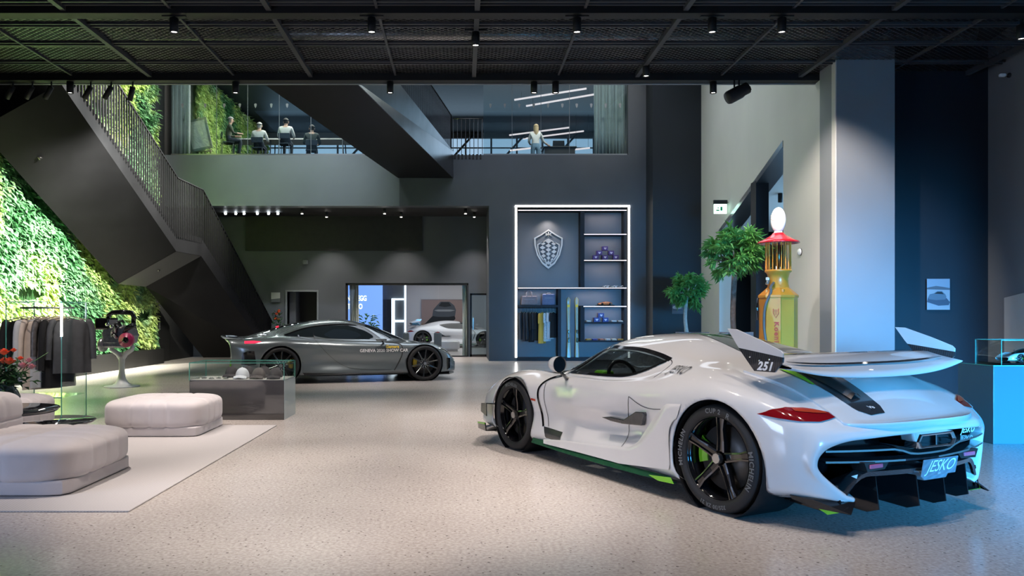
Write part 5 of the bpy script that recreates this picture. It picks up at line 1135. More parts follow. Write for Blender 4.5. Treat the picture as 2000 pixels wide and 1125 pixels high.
for s in (-1, 1): MB().tube([(s*7*u_, -.01, 31*u_), (s*3*u_, -.01, 30*u_), (s*3*u_, -.01, 26*u_), (s*7*u_, -.01, 25*u_)], .012, 6).build('crest_stroke', 'emblem_metal', em)
MB().tube([(0, -.01, 33*u_), (0, -.01, 22*u_)], .012, 6).build('crest_stroke', 'emblem_metal', em); MB().tube([(-6*u_, -.01, 28*u_), (6*u_, -.01, 28*u_)], .012, 6).build('crest_stroke', 'emblem_metal', em)
# bags
def bag(label, px0, px1, py0, py1, m, tall):
    Y = 23.0; w = PX(px1, Y)-PX(px0, Y); h = PZ(py0, Y)-PZ(py1, Y); b = thing('handbag', label, 'bag', ((PX(px0, Y)+PX(px1, Y))/2, Y, sz(596)), 0, 'bags in the niche')
    MB().prism([(-w*.5, 0), (w*.5, 0), (w*.46, h), (-w*.46, h)], 'y', -.1, .1).build('body', m, b, bevel=.03, seg=3)
    for yy in (-.105, .0): MB().tube([(-w*.16, yy, h*.9), (-w*.15, yy, h*.95+tall*.7), (-w*.08, yy, h+tall), (w*.08, yy, h+tall), (w*.15, yy, h*.95+tall*.7), (w*.16, yy, h*.9)], .012, 8).build('handle', 'bag_handle', b)
    MB().box(-w*.3, w*.3, -.104, -.1, h*.62, h*.66).build('zip', 'bag_handle', b)
mat('bag_handle', (.30, .29, .33), .5); mat('bag_taupe', (.20, .17, .19), .7, var=.1, vscale=20); mat('bag_blue', (.10, .12, .22), .6, var=.1, vscale=20)
bag('taupe travel bag with tall loop handle in the niche', 1017, 1050, 578, 596, 'bag_taupe', .16); bag('blue briefcase bag with ring handle in the niche', 1058, 1084, 574, 596, 'bag_blue', .02)
# clothes in the niche
mat('cloth_yellow', (.62, .36, .06), .9); mat('cloth_sky', (.42, .50, .55), .9, var=.3, vscale=25); mat('cloth_navy', (.02, .022, .03), .9); mat('cloth_char', (.04, .042, .048), .9)
NC = [(1018, 'cloth_char', 'charcoal shirt first on the niche rail', .75, 0), (1026, 'cloth_navy', 'navy jacket second on the niche rail', .8, 1), (1031, 'cloth_char', 'charcoal top third on the niche rail', .75, 2), (1038, 'cloth_black', 'black jersey with white lettering stripe on the niche rail', .82, 3), (1043, 'cloth_navy', 'navy shirt right of the striped jersey', .78, 4), (1047, 'cloth_black', 'black shirt left of the yellow one', .78, 5), (1059, 'cloth_yellow', 'mustard yellow shirt on the niche rail', .86, 6), (1069, 'cloth_sky', 'light blue patterned shirt on the niche rail', .80, 7), (1075, 'cloth_grey', 'grey shirt beside the light blue one', .74, 8), (1081, 'cloth_black', 'black top at the end of the niche rail', .7, 9)]
for px, m, lb, ln, i in NC: garment(lb, (PX(px, 23.02), YB+.21, sz(602)+.02), math.radians(66 if i < 6 else 48), .36, ln*1.1, .10, m, True, 'shirts on the niche rail', 'shirt', .36 if i >= 6 else .6, 'shirt', seed=i+20, stripe='white_print' if i == 3 else None)
# skis
mat('ski_gold', (.75, .58, .16), .35, coat=.5); mat('ski_grey', (.16, .17, .20), .35, coat=.6); mat('ski_face', (.34, .30, .20), .3, coat=.5)
for px, lb in ((1111, 'gold edged ski leaning left in the niche'), (1127, 'gold edged ski leaning right beside its twin')):
    Y = YB+.2; s_ = thing('ski', lb.replace('leaning left', 'standing beside the clothes').replace('leaning right', 'standing by the low shelves'), 'ski', (PX(px, Y), Y, .1), 0, 'pair of skis in the niche'); H_ = 1.83
    def ski_strip(f, dy):
        zs = np.linspace(0, 1, 26); G = []
        for z in zs:
            w = (.058-.022*math.sin(PI*z))*(1 if z < .96 else math.sqrt(max(.02, 1-((z-.96)/.04)**2)))
            y = .10*z+(-.9*(z-.9)**2*3 if z > .9 else 0); G.append([(-w*f, y+dy, z*H_), (w*f, y+dy, z*H_)])
        return MB().grid(G)
    ski_strip(1, 0).build('core', 'ski_gold', s_, solid=.012); ski_strip(.72, -.010).build('top_sheet', 'ski_face', s_)
    for zz, h in ((.78, .10), (.52, .14)):
        MB().cbox((0, .10*zz/H_-.035, zz), (.055, .05, h)).build('binding', 'black_gloss', s_, bevel=.012)
    MB().cbox((0, .03, .65), (.04, .02, .16)).build('binding_plate', 'ski_grey', s_); MB().box(-.035, .035, .03, .04, 1.52, 1.60).build('tip_print', 'yellow_print', s_)
# boxed goods
mat('box_purple', (.10, .05, .22), .5); mat('box_blue', (.05, .06, .25), .5); mat('heart_print', (.75, .65, .8), .5)
def gift(label, px, py, m, w=.17, h=.13, grp='purple gift boxes on the second shelf'):
    Y = 22.98; b = thing('gift_box', label, 'box', (PX(px, Y), Y, PZ(py, Y)), 0, grp); MB().box(-w/2, w/2, -.08, .08, 0, h).build('carton', m, b, bevel=.006)
    MB().prism([(0, h*.2), (w*.24, h*.55), (w*.16, h*.75), (0, h*.62), (-w*.16, h*.75), (-w*.24, h*.55)], 'y', -.083, -.081).build('heart_print', 'heart_print', b)
b2 = sz(507); uz = lambda k: PZ(507, 22.98)
for lb, px, lv in (('left purple gift box of the bottom row', 1163, 0), ('middle purple gift box of the bottom row', 1181, 0), ('right purple gift box of the bottom row', 1202, 0), ('left purple gift box of the middle row', 1170, 1), ('right purple gift box of the middle row', 1193, 1), ('topmost purple gift box of the pyramid', 1181, 2)):
    gift(lb, px, 507-lv*8.6, 'box_purple')
for lb, px, lv in (('left blue gift box of the lower pile', 1165, 0), ('right blue gift box of the lower pile', 1182, 0), ('topmost blue gift box of the lower pile', 1173.5, 1)): gift(lb, px, 629-lv*8.8, 'box_blue', .17, .135, 'blue gift boxes on the low shelf')
# model cars
MINI = None
def mini_car(label, loc, rotz, length, m, grp, name='model_car'):
    L = Loft([r for i, r in enumerate(JROWS) if i not in (6, 9)], 3, 3); c_ = thing(name, label, 'model car', loc, rotz, grp, length/4.5)
    for s in (1, -1):
        cs = lambda q, s=s: (q[:, 1]*s > .5); L.cut(arc(0, .364, .40, 0, 340, 20), cs); L.cut(arc(2.7, .35, .385, 0, 340, 20), cs)
    L.mb().build('body', m, c_)
    for s in (1, -1):
        L.patch([(1.95, .83), (1.7, 1.02), (1.2, 1.03), (.8, .97)], [(1.95, .82), (1.6, .82), (1.2, .83), (.8, .96)], 'xz', s, 12, 4, .01).build('side_window', 'black_gloss', c_)
        for x in (0, 2.7): MB().lathe([(0, s*.99), (.26, s*.99), (.27, s*1.0), (.355, s*.99), (.36, s*.93), (.36, s*.65), (0, s*.65)], 20, (x, 0, .36), axis='y').build('wheel', 'black_gloss', c_)
    MB().box(-.5, 3.3, -.8, .8, .1, .2).build('chassis', 'black_matte', c_)
    return c_
mat('paint_orange', (.62, .17, .05), .3, coat=1); mat('paint_pearl', (.72, .72, .74), .3, coat=1)
oc_ = mini_car('orange model car on the low shelf', (PX(1190, 23), 23.0, sz(597)+.02), PI+.15, .42, 'paint_orange', 'model cars in the niche')
MB().box(-1.4, 4.4, -1.1, 1.1, -.2, 0).build('display_base', 'black_gloss', oc_, bevel=.03)
for i, px in enumerate((1181, 1198, 1214)): mini_car('pearl white model car, '+('first', 'second', 'third')[i]+' of three on the wide shelf', (PX(px, 23)+.1, 22.96+.03*i, sz(561)), PI+.5, .24, 'paint_pearl', 'white model cars in the niche')
random.seed(3)
fl_c = [mat('print_%d' % k, c_, .7) for k, c_ in enumerate(((.6, .55, .5), (.5, .3, .08), (.08, .08, .3), (.5, .2, .15), (.6, .6, .62)))]
for row, py in ((0, 629), (1, 665)):
    for k in range(6):
        px = 1149+k*12.5
        if row == 0 and 1156 < px < 1190: continue
        q = thing('folded_scarf', 'small folded %s cloth lying on the %s shelf' % (('grey', 'ochre', 'navy', 'rust', 'white', 'beige')[k], ('low', 'bottom')[row]), 'cloth', (PX(px, 22.95), 22.95, sz(py)), 0, 'folded cloths on the low shelves')
        for l_ in range(2): cushion_mb(.15, .2, .025, 6, 6, c=(random.uniform(-.01, .01), 0, .013+.024*l_)).build('fold', fl_c[(k+row) % 5], q)
# ================================================================== PETROL PUMP
Y = 12.0; k_ = Y/F; pump = thing('petrol_pump', 'antique yellow petrol pump with red cap and white globe', 'petrol pump', (PX(1520, Y), Y, 0), math.radians(-38)); pz = lambda p: PZ(p, Y)
mat('pump_yellow', (.60, .225, .02), .38, coat=.3, var=.06, vscale=4); mat('pump_red', (.50, .012, .02), .22, coat=.8); mat('pump_print', (.55, .05, .03), .5); glass('pump_glass', (.85, .86, .70), .12); mat('globe', (.85, .83, .80), .25, coat=.6, emit=(1, .96, .9), estr=.02)
def octa(prof): return MB().grid([[(r*math.cos(PI/8+j*PI/4), r*math.sin(PI/8+j*PI/4), z) for j in range(8)] for r, z in prof], cv=True, smooth=False)
octa([(.36, 0), (.36, .12), (.285, .14), (.285, pz(582)), (.30, pz(581)), (.30, pz(577)), (.28, pz(575)), (.16, pz(561)), (0, pz(561))]).build('housing', 'pump_yellow', pump)
MB().lathe([(.165, pz(563)), (.15, pz(555)), (.145, pz(545)), (.17, pz(534)), (.20, pz(531)), (.20, pz(527)), (.0, pz(527))], 32).build('neck', 'pump_yellow', pump)
MB().lathe([(.125, pz(527)), (.125, pz(472))], 28).build('measuring_glass', 'pump_glass', pump)
rod = MB().tube([(0, 0, pz(527)), (0, 0, pz(472))], .007, 6).mesh('cage_rod', 'pump_yellow')
for j in range(18): link('cage_rod', rod, pump, (.185*math.cos(j*PI/9), .185*math.sin(j*PI/9), 0))
MB().tube([(0.02, -.03, pz(526)), (0.02, -.03, pz(474))], .014, 8).build('scale_tube', 'steel', pump)
MB().lathe([(0, pz(455)), (.085, pz(455)), (.09, pz(457)), (.14, pz(462)), (.25, pz(469)), (.315, pz(473)), (.318, pz(476)), (.30, pz(475)), (.2, pz(472)), (0, pz(470))], 40).build('cap', 'pump_red', pump)
MB().sphere((0, 0, pz(430)), (.115, .085, .205), 28, 16).lathe([(.07, pz(457)), (.06, pz(452))], 20).build('globe', 'globe', pump)
MB().lathe([(.045, -.01), (.05, 0)], 20, (-.055, -.073, pz(425)), axis='y').build('globe_print', mat('globe_art', (.55, .28, .12), .5), pump)
MB().tube([tuple(v) for v in cr(np.array([(-.02, -.17, pz(552)), (-.05, -.24, pz(562)), (-.04, -.26, pz(572)), (-.12, -.29, pz(600)), (-.13, -.30, pz(640)), (-.09, -.30, pz(672)), (-.08, -.3, pz(690))]), 4)], .02, 10).build('hose', mat('hose_rubber', (.10, .08, .07), .6), pump)
MB().tube([(-.10, -.15, pz(545)), (-.12, -.19, pz(556))], .026, 10).cbox((-.11, -.17, pz(545)), (.05, .06, .05)).build('valve', 'steel', pump, bevel=.006)
MB().tube([(-.25, -.2, pz(582)), (-.26, -.22, pz(600)), (-.25, -.22, pz(625))], .016, 8).build('nozzle_holder', 'black_gloss', pump)
for j in range(3): MB().box(-.015+(-.12+.12*j), .015+(-.12+.12*j), -.20, -.13, pz(577)-.01, pz(566)).build('bracket', 'pump_yellow', pump)
MB().box(.09, .115, -.285, -.262, .14, pz(582)).build('corner_rib', 'pump_yellow', pump)
q = text_mb('Koenigsegg', .115, bold=.004, spacing=1.2); q.v = [(z*.9+.05, -.268, -x+.93) for x, y, z in q.v]; q.build('lettering', 'pump_print', pump)
s_ = MB()
for j in range(4): s_.cbox((.04, -.268, pz(606)-.022*j), (.055-.008*j, .004, .009))
s_.tube([(0, -.268, pz(603)), (0, -.268, pz(612)), (.04, -.268, pz(621)), (.08, -.268, pz(612)), (.08, -.268, pz(603))], .005, 5); s_.build('shield_print', 'pump_print', pump)
# ================================================================== TREES
mat('bark', (.10, .075, .06), .8, var=.4, vscale=18, bump=.6, bscale=40); mat('bark_pale', (.42, .38, .34), .8, var=.2, vscale=18); mat('planter', (.05, .05, .055), .5)
def tree(label, px, Y, pc, rw, rh, n, bark, seed, leafL):
    rng = random.Random(seed); x = PX(px, Y); zc = PZ(pc, Y); t = thing('potted_tree', label, 'tree', (x, Y, 0))
    MB().lathe([(0, 0), (.20, 0), (.25, .40), (.24, .42), (.22, .42), (.21, .37), (0, .37)], 28).build('planter', 'planter', t)
    tr = [(0, 0, .3), (.02, 0, .8), (-.02, .01, 1.3), (.01, 0, zc-rh*.5)]
    MB().tube([tuple(v) for v in cr(np.array(tr), 4)], [.055]*6+[.045]*7, 10).build('trunk', bark, t)
    ends = []
    for k in range(9):
        a = 2*PI*k/9+rng.random(); e = Vector((math.cos(a)*rw*.62, math.sin(a)*rw*.62, zc+rng.uniform(-.25, .45)*rh)); m_ = Vector((e.x*.4, e.y*.4, zc-rh*.3)); MB().tube([tr[-1], tuple(m_), tuple(e)], [.022, .016, .008], 6).build('branch', bark, t)
    V = []; Fq = []
    for c_ in range(n//26):
        u, v = rng.uniform(-.95, 1), rng.uniform(0, 2*PI); r = rng.uniform(.45, .95); s = math.sqrt(max(0, 1-u*u)); lump = 1+.14*math.sin(3*v+seed)+.12*math.sin(5*u+v)
        C = Vector((rw*r*s*math.cos(v)*lump, rw*r*s*math.sin(v)*lump, zc+rh*r*u*lump)); out = Vector((s*math.cos(v), s*math.sin(v), u*.8+.15)).normalized()
        for k in range(26):
            d = out*.75+Vector((rng.gauss(0, .7), rng.gauss(0, .7), rng.gauss(-.25, .5))); p = C+out*rng.uniform(-.12, .12)*rw
            b = len(V); V += [tuple(w) for w in leaf_pts(p, d, (rng.uniform(-.6, .6), rng.uniform(-.6, .6), 1), leafL*rng.uniform(.6, 1.15), leafL*.21, rng.uniform(.05, .2))]; Fq += [(b, b+1, b+2), (b, b+2, b+3)]
    o = link('foliage', fast_mesh('foliage', np.array(V), np.array(Fq), 'tree_leaves'), t); tag(o, kind='stuff')
tree('tall potted tree with dense round crown beside the yellow pump', 1434, 13.2, 495, .53, .46, 2600, 'bark', 1, .17)
tree('smaller potted tree with pale trunk before the navy wall', 1340, 19.0, 566, .47, .42, 2000, 'bark_pale', 2, .19)
# armchairs behind the white car
mat('weave_grey', (.17, .16, .17), .9, var=.3, vscale=40)
for px, lb in ((1352, 'grey woven armchair under the smaller tree'), (1438, 'grey woven armchair near the petrol pump')):
    Y = 16.2; a = thing('armchair', lb, 'chair', (PX(px, Y), Y, 0), 0, 'armchairs behind the white car')
    MB().grid([[(.30*math.cos(q)*(1+.06*v), .28*math.sin(q)*(1+.06*v), .38+v*.62) for q in np.linspace(PI*.95, PI*2.05, 20)] for v in (0, .35, .7, .95, 1)]).build('backrest', 'weave_grey', a, solid=.06)
    cushion_mb(.54, .54, .14, 5, 12, c=(0, .02, .40)).build('seat', 'weave_grey', a)
    for ax_ in (-.2, .2):
        for ay_ in (-.18, .2): MB().tube([(ax_*.9, ay_*.9, .36), (ax_*1.15, ay_*1.15, 0)], [.018, .012], 8).build('leg', 'black_matte', a)
tag(MB().box(-.06, .06, -.05, .0, -.07, .07).build('alarm_button', mat('alarm_red', (.65, .03, .05), .4), None, (PX(1413, 20.55), 20.6, PZ(600, 20.55)), bevel=.008), 'small red alarm button box on a dark lobby post', 'alarm')
# framed prints
def framed(label, loc, w, h, rotz, layers):
    f = thing('framed_print', label, 'picture', loc, rotz); MB().box(-w/2, w/2, -.03, 0, 0, h).build('board', 'black_matte', f, bevel=.003)
    for i, (m, poly) in enumerate(layers): MB().add([(x*w-w/2, -.031-.0006*i, z*h) for x, z in poly], [tuple(range(len(poly)))]).build(('print_sky', 'print_ground', 'print_hill', 'print_shadow', 'print_car', 'print_glass', 'print_wheel')[min(i, 6)], m, f)
for k, c_ in dict(pr_sky=(.36, .45, .55), pr_ground=(.45, .50, .55), pr_hill=(.14, .16, .19), pr_shadow=(.08, .11, .16), pr_car=(.16, .22, .28), pr_dark=(.02, .025, .03), pr_sand=(.60, .42, .38), pr_sand2=(.52, .34, .28), pr_white=(.6, .62, .64)).items(): mat(k, tuple(v*.55 for v in c_), .55)
CARP = [(.05, .40), (.12, .50), (.30, .53), (.45, .60), (.65, .60), (.80, .50), (.85, .42), (.80, .33), (.40, .31), (.1, .34)]
framed('framed print of a dark car by a lake on the navy bay wall', tuple(P(1830.5, 605, 12.89)), .39, .525, 0, [('pr_sky', [(0, .66), (1, .66), (1, 1), (0, 1)]), ('pr_ground', [(0, 0), (1, 0), (1, .66), (0, .66)]), ('pr_hill', [(0, .66), (1, .64), (1, .70), (.7, .74), (.4, .77), (.1, .73), (0, .71)]), ('pr_shadow', [(.05, .40), (.85, .38), (1, .25), (.95, .15), (.5, .13), (0, .25)]), ('pr_car', CARP), ('pr_dark', [(.32, .52), (.46, .58), (.64, .58), (.74, .50)])])
framed('small framed print of a white car behind the smaller tree', tuple(P(1323, 613, 21.98)), .33, .45, 0, [('pr_sky', [(0, .55), (1, .55), (1, 1), (0, 1)]), ('pr_hill', [(0, 0), (1, 0), (1, .55), (0, .55)]), ('pr_shadow', [(0, .55), (1, .5), (1, .7), (0, .75)]), ('pr_shadow', [(.05, .2), (.9, .2), (.9, .3), (.05, .3)]), ('pr_white', CARP), ('pr_dark', [(.32, .52), (.46, .58), (.64, .58), (.74, .50)])])
Yp = 25.12; framed('small grey picture on the recess wall beside the stair foot', (PX(538, Yp), Yp+.06, PZ(590, Yp)), .30, .32, 0, [('pr_white', [(0, 0), (1, 0), (1, 1), (0, 1)]), ('pr_hill', [(0, 0), (1, 0), (1, .4), (0, .3)])])
# ================================================================== PLINTH WITH MODEL
mat('plinth_paint', (.05, .125, .155), .45)
t = thing('display_plinth', 'tall teal grey plinth beside the white car', 'plinth', (5.98, 8.12, 0)); MB().box(-.5, .6, -.30, .26, 0, .805).build('body', 'plinth_paint', t, bevel=.006); MB().box(-.505, .605, -.305, .265, .806, .816).build('top_plate', 'glass_edge', t)
q = outline(.13, .14, -.16, .012); q.v = [(x+.40-.0, y-.295, z+.42) for x, y, z in q.v]; q.build('shield_outline', 'plinth_paint', t)
t = thing('model_case', 'clear glass case standing on the teal plinth', 'glass case', (6.02, 8.10, .818))
for b6 in ((-.40, .5, -.2, -.194, 0, .25), (-.40, .5, .194, .2, 0, .25), (-.40, -.394, -.2, .2, 0, .25), (.494, .5, -.2, .2, 0, .25), (-.40, .5, -.2, .2, .25, .256)): MB().box(*b6).build('glass_pane', 'clear_glass', t)
e = MB()
for a_ in (-.40, .5):
    for c_ in (-.2, .2): e.box(a_-.003, a_+.003, c_-.003, c_+.003, 0, .256)
    e.box(a_-.003, a_+.003, -.2, .2, .25, .257)
for c_ in (-.2, .2): e.box(-.4, .5, c_-.003, c_+.003, .25, .257)
e.build('glass_edges', 'glass_edge', t); MB().box(-.39, .49, -.19, .19, 0, .014).build('base', 'black_gloss', t)
make_jesko('white scale model car inside the glass case', 'model car', (6.23, 8.10, .834), PI, False, 'paint_pearl', .128, 'model_car')
# ================================================================== STUDIO BEHIND THE GLASS
ry1 = 36.0
for nm, m, b6 in (('wall_studio_back', 'studio_white', (-5.6, 1.5, ry1, ry1+.2, 0, 3.4)), ('wall_studio_right', 'studio_white', (1.3, 1.5, YD+.25, ry1, 0, 3.4)), ('wall_studio_left', 'wall_dark', (-5.8, -5.6, YD+.25, ry1, 0, 3.4)), ('ceiling_studio', 'studio_white', (-5.8, 1.5, YD+.25, ry1+.2, 3.4, 3.5))):
    if m not in MATS: mat(m, (.62, .60, .60), .6)
    sbox(nm, m, *b6)
sbox('floor_studio', 'studio_white', -5.6, 1.3, 34, ry1, -.1, 0)
area('studio_panel', (-.6, 31.5, 3.35), (-.6, 31.5, 0), 4, 6, 105, (.95, .96, 1.0)); area('studio_panel_front', (-1.6, 27.4, 3.35), (-1.6, 27.4, 0), 3.5, 2, 25, (.95, .96, 1.0))
w = struct(MB().box(dx(675), dx(915), YD+.02, YD+.10, dz-.07, dz).box(dx(675), dx(675)+.07, YD+.02, YD+.10, 0, dz).box(dx(915)-.05, dx(915), YD+.02, YD+.10, 0, dz).box(dx(675), dx(915), YD+.02, YD+.1, 0, .04).build('window_3', 'wall_black'))
for a, c_ in ((675, 755), (755, 856), (856, 915)): MB().box(dx(a)+.008, dx(c_)-.008, YD+.05, YD+.06, .04, dz-.07).build('pane', 'clear_glass', w)
curtain('curtain', 'grey curtain at the blue screen end of the studio window', dx(679), dx(697), 25.65, .02, 2.9, 5, .05, 'curtain_cloth'); curtain('curtain', 'grey curtain at the poster end of the studio window', PX(903, 25.7), PX(916, 25.7), 25.65, .02, 2.9, 4, .05, 'curtain_cloth')
mat('screen_blue', (.1, .2, .5), .4, emit=(.17, .33, .85), estr=1.1); mat('screen_text', (1, 1, 1), .5, emit=(1, 1, 1), estr=1.4)
Ys = 29.5; scn = thing('video_wall', 'bright blue screen with white lettering inside the studio', 'screen', (PX(700, Ys), Ys, .0)); MB().box(-1.2, PX(747, Ys)-PX(700, Ys), 0, .06, .0, 3.0).build('panel', 'screen_blue', scn)
for txt, pr, py in (('KOENIGSEGG', 716, 583), ('STUDIO', 708, 599)):
    q = text_mb(txt, .27, bold=.006, spacing=.95); xm = max(v[0] for v in q.v); q.v = [((x-xm)*.72+PX(pr, Ys)-PX(700, Ys), -.01, z*1.05+PZ(py, Ys)) for x, y, z in q.v]; q.build('lettering', 'screen_text', scn)
sbox('wall_studio_inner', 'wall_dark', PX(747, 30), PX(791, 30), 30, 30.3, 0, 3.4)
tag(MB().box(PX(790, 29.95), PX(793, 29.95), 29.93, 29.97, 0, 3.3).build('light_strip', 'led_cold' if 'led_cold' in MATS else mat('led_cold', (1, 1, 1), .5, emit=(.75, .88, 1), estr=3.5)), 'tall white light strip on the studio corner', 'light strip')
b = thing('lit_doorway', 'white light strip outlining a dark doorway in the studio', 'light strip', (PX(768, 29.9), 29.9, 0))
MB().box(-.06, .06, -.03, .0, .3, PZ(583, 29.9)).build('upright', 'led_cold', b); MB().box(.06, .42, -.03, 0, PZ(586, 29.9), PZ(583, 29.9)).build('lintel', 'led_cold', b); MB().box(.06, .42, -.03, 0, PZ(629, 29.9), PZ(625, 29.9)).build('crossbar', 'led_cold', b); MB().box(-.4, -.08, -.02, 0, 0, PZ(585, 29.9)).build('door_leaf', 'black_matte', b)
Yq = 35.95; x0 = PX(823, Yq); pw, ph = PX(912, Yq)-x0, PZ(585, Yq)-PZ(638, Yq)
framed('large poster of a dark car on pale sand in the studio', (x0+pw/2, Yq, PZ(638, Yq)), pw, ph, 0, [('pr_sand', [(0, 0), (1, 0), (1, 1), (0, 1)]), ('pr_sand2', [(0, 0), (1, 0), (1, .1), (.5, .2), (0, .12)]), ('pr_hill', [(.0, .99), (1, .99), (1, 1), (0, 1)]), ('pr_dark', [(.05, .06), (.28, .45), (.72, .45), (.75, .3), (.6, .0), (.3, -.02)]), ('pr_hill', [(.24, .40), (.26, .62), (.34, .78), (.42, .92), (.62, .92), (.72, .78), (.76, .62), (.74, .40), (.6, .36), (.36, .36)]), ('pr_dark', [(.38, .76), (.44, .90), (.60, .90), (.66, .76), (.52, .72)]), ('pr_white', [(.28, .60), (.36, .56), (.64, .56), (.74, .60), (.64, .63), (.36, .63)])])
make_jesko('white sports car displayed inside the studio', 'car', (PX(820, 32.6), 33.6, .0), .12, False, 'paint_pearl', 1, 'sports_car')
for px, Y, w_, h_, lb, cm in ((793, 28.2, .22, 1.0, 'narrow grey plinth with a model beside the light strip', 'paint_pearl'), (855, 28.2, .28, 1.02, 'grey plinth with a red model before the studio car', 'pump_red')):
    q = thing('small_plinth', lb, 'plinth', (PX(px, Y), Y, 0), 0, 'plinths in the studio'); MB().box(-w_/2, w_/2, -w_/2, w_/2, 0, h_*.72).build('body', 'wall_grey', q, bevel=.01)
    mini_car(('silver model car on the narrow plinth', 'red model car on the grey plinth')[px > 800], (PX(px, Y)+.06, Y, h_*.72), PI, .2, cm, 'model cars in the studio')
pb = thing('studio_bench', 'long white upholstered bench before the studio car', 'bench', (PX(868, 28.6), 29.4, 0)); cushion_mb(1.15, .6, .36, 6, 20, [(0, 0)], c=(0, 0, .24)).build('cushion', 'paint_pearl', pb); MB().box(-.5, .5, -.25, .25, 0, .1).build('base', 'studio_white', pb)
pt = thing('potted_palm', 'leafy green potted plant before the blue screen', 'plant', (PX(716, 27), 27, 0)); MB().lathe([(0, 0), (.18, 0), (.22, .4), (.2, .4), (.19, .35), (0, .35)], 20).build('planter', 'planter', pt)
random.seed(11); b = MB()
for k in range(46):
    a = random.uniform(0, 2*PI); z = random.uniform(.8, 1.35); r = random.uniform(.05, .3); b.add(leaf_pts((r*math.cos(a), r*math.sin(a), z), (math.cos(a), math.sin(a), random.uniform(-.3, .4)), (0, 0, 1), random.uniform(.25, .4), .13, .15), [(0, 1, 2, 3)], 0, True)
tag(b.build('foliage', 'tree_leaves', pt), kind='stuff')
for k in range(6): a = k*PI/3; MB().tube([(0, 0, .35), (.06*math.cos(a), .06*math.sin(a), .7), (.2*math.cos(a), .2*math.sin(a), 1.1)], .01, 5).build('stem', 'stem_green', pt)
fl = thing('wall_flowers', 'orange flowers in a tall vase beside the stair foot', 'flowers', (PX(541, 24.6), 24.6, 0)); MB().lathe([(0, 0), (.09, 0), (.12, .5), (.07, .95), (.09, 1.0), (0, .98)], 20).build('vase', 'wall_grey', fl)
b = MB()
for k in range(60):
    a = random.uniform(0, 2*PI); b.add(leaf_pts((random.gauss(0, .08), random.gauss(0, .08), random.uniform(1.0, 1.5)), (math.cos(a), math.sin(a), .5), (0, 0, 1), .2, .07), [(0, 1, 2, 3)], 0, True)
tag(b.build('foliage', 'dark_leaves', fl), kind='stuff')
for k in range(6): rose(fl, (random.uniform(-.12, .12), -.12, random.uniform(1.2, 1.6)), .06, 'rose_orange')
# recess lamps
for i, px in enumerate((441, 461, 477, 503, 525, 543)):
    Y = 24.3; q = thing('recess_spotlight', 'small bright spotlight in the dark recess ceiling, '+('first', 'second', 'third', 'fourth', 'fifth', 'sixth')[i]+' from the staircase', 'spotlight', tuple(P(px, 418, Y)), 0, 'bright spotlights in the recess ceiling')
    MB().lathe([(0, .0), (.04, 0), (.045, -.02), (.04, .12), (0, .12)], 14, axis='y').build('lamp_body', 'black_matte', q, (0, 0, 0), (-.35, 0, 0)); MB().lathe([(0, -.022), (.036, -.022)], 14, axis='y').build('lamp_lens', 'lamp_on_cold', q, (0, -.002, 0), (-.35, 0, 0)); MB().tube([(0, .05, .02), (0, .05, PZ(402, YB)-PZ(418, Y)+.0)], .012, 6).build('stem', 'black_matte', q)
    if i in (1, 4): spot('recess_beam', tuple(P(px, 418, Y-.15)), (PX(px, 12)*.8, 19.5, .0), 60, (.92, .97, 1), 60, .8, .04)
for i, (px, py) in enumerate(((604, 419), (641, 431), (758, 419), (785, 431), (909, 419), (926, 431))):
    Y = 24.5; z = PZ(402, YB)-.13; q = thing('recess_downlight', 'dim black downlight in the recess ceiling, '+('first', 'second', 'third', 'fourth', 'fifth', 'sixth')[i]+' towards the glazed door', 'spotlight', (PX(px, 24.5), 23.4 if py < 425 else 24.2, z), 0, 'downlights in the recess ceiling')
    link('lamp_body', dlm, q, (0, 0, .13)).scale = (.8, .8, .7); link('lamp_lens', ll, q, (0, 0, .11)).scale = (.8, .8, .8)
    spot('recess_down', (q.location.x, q.location.y, z-.05), (q.location.x, q.location.y+.5, 0), 210, WARM, 85, .7, .04)
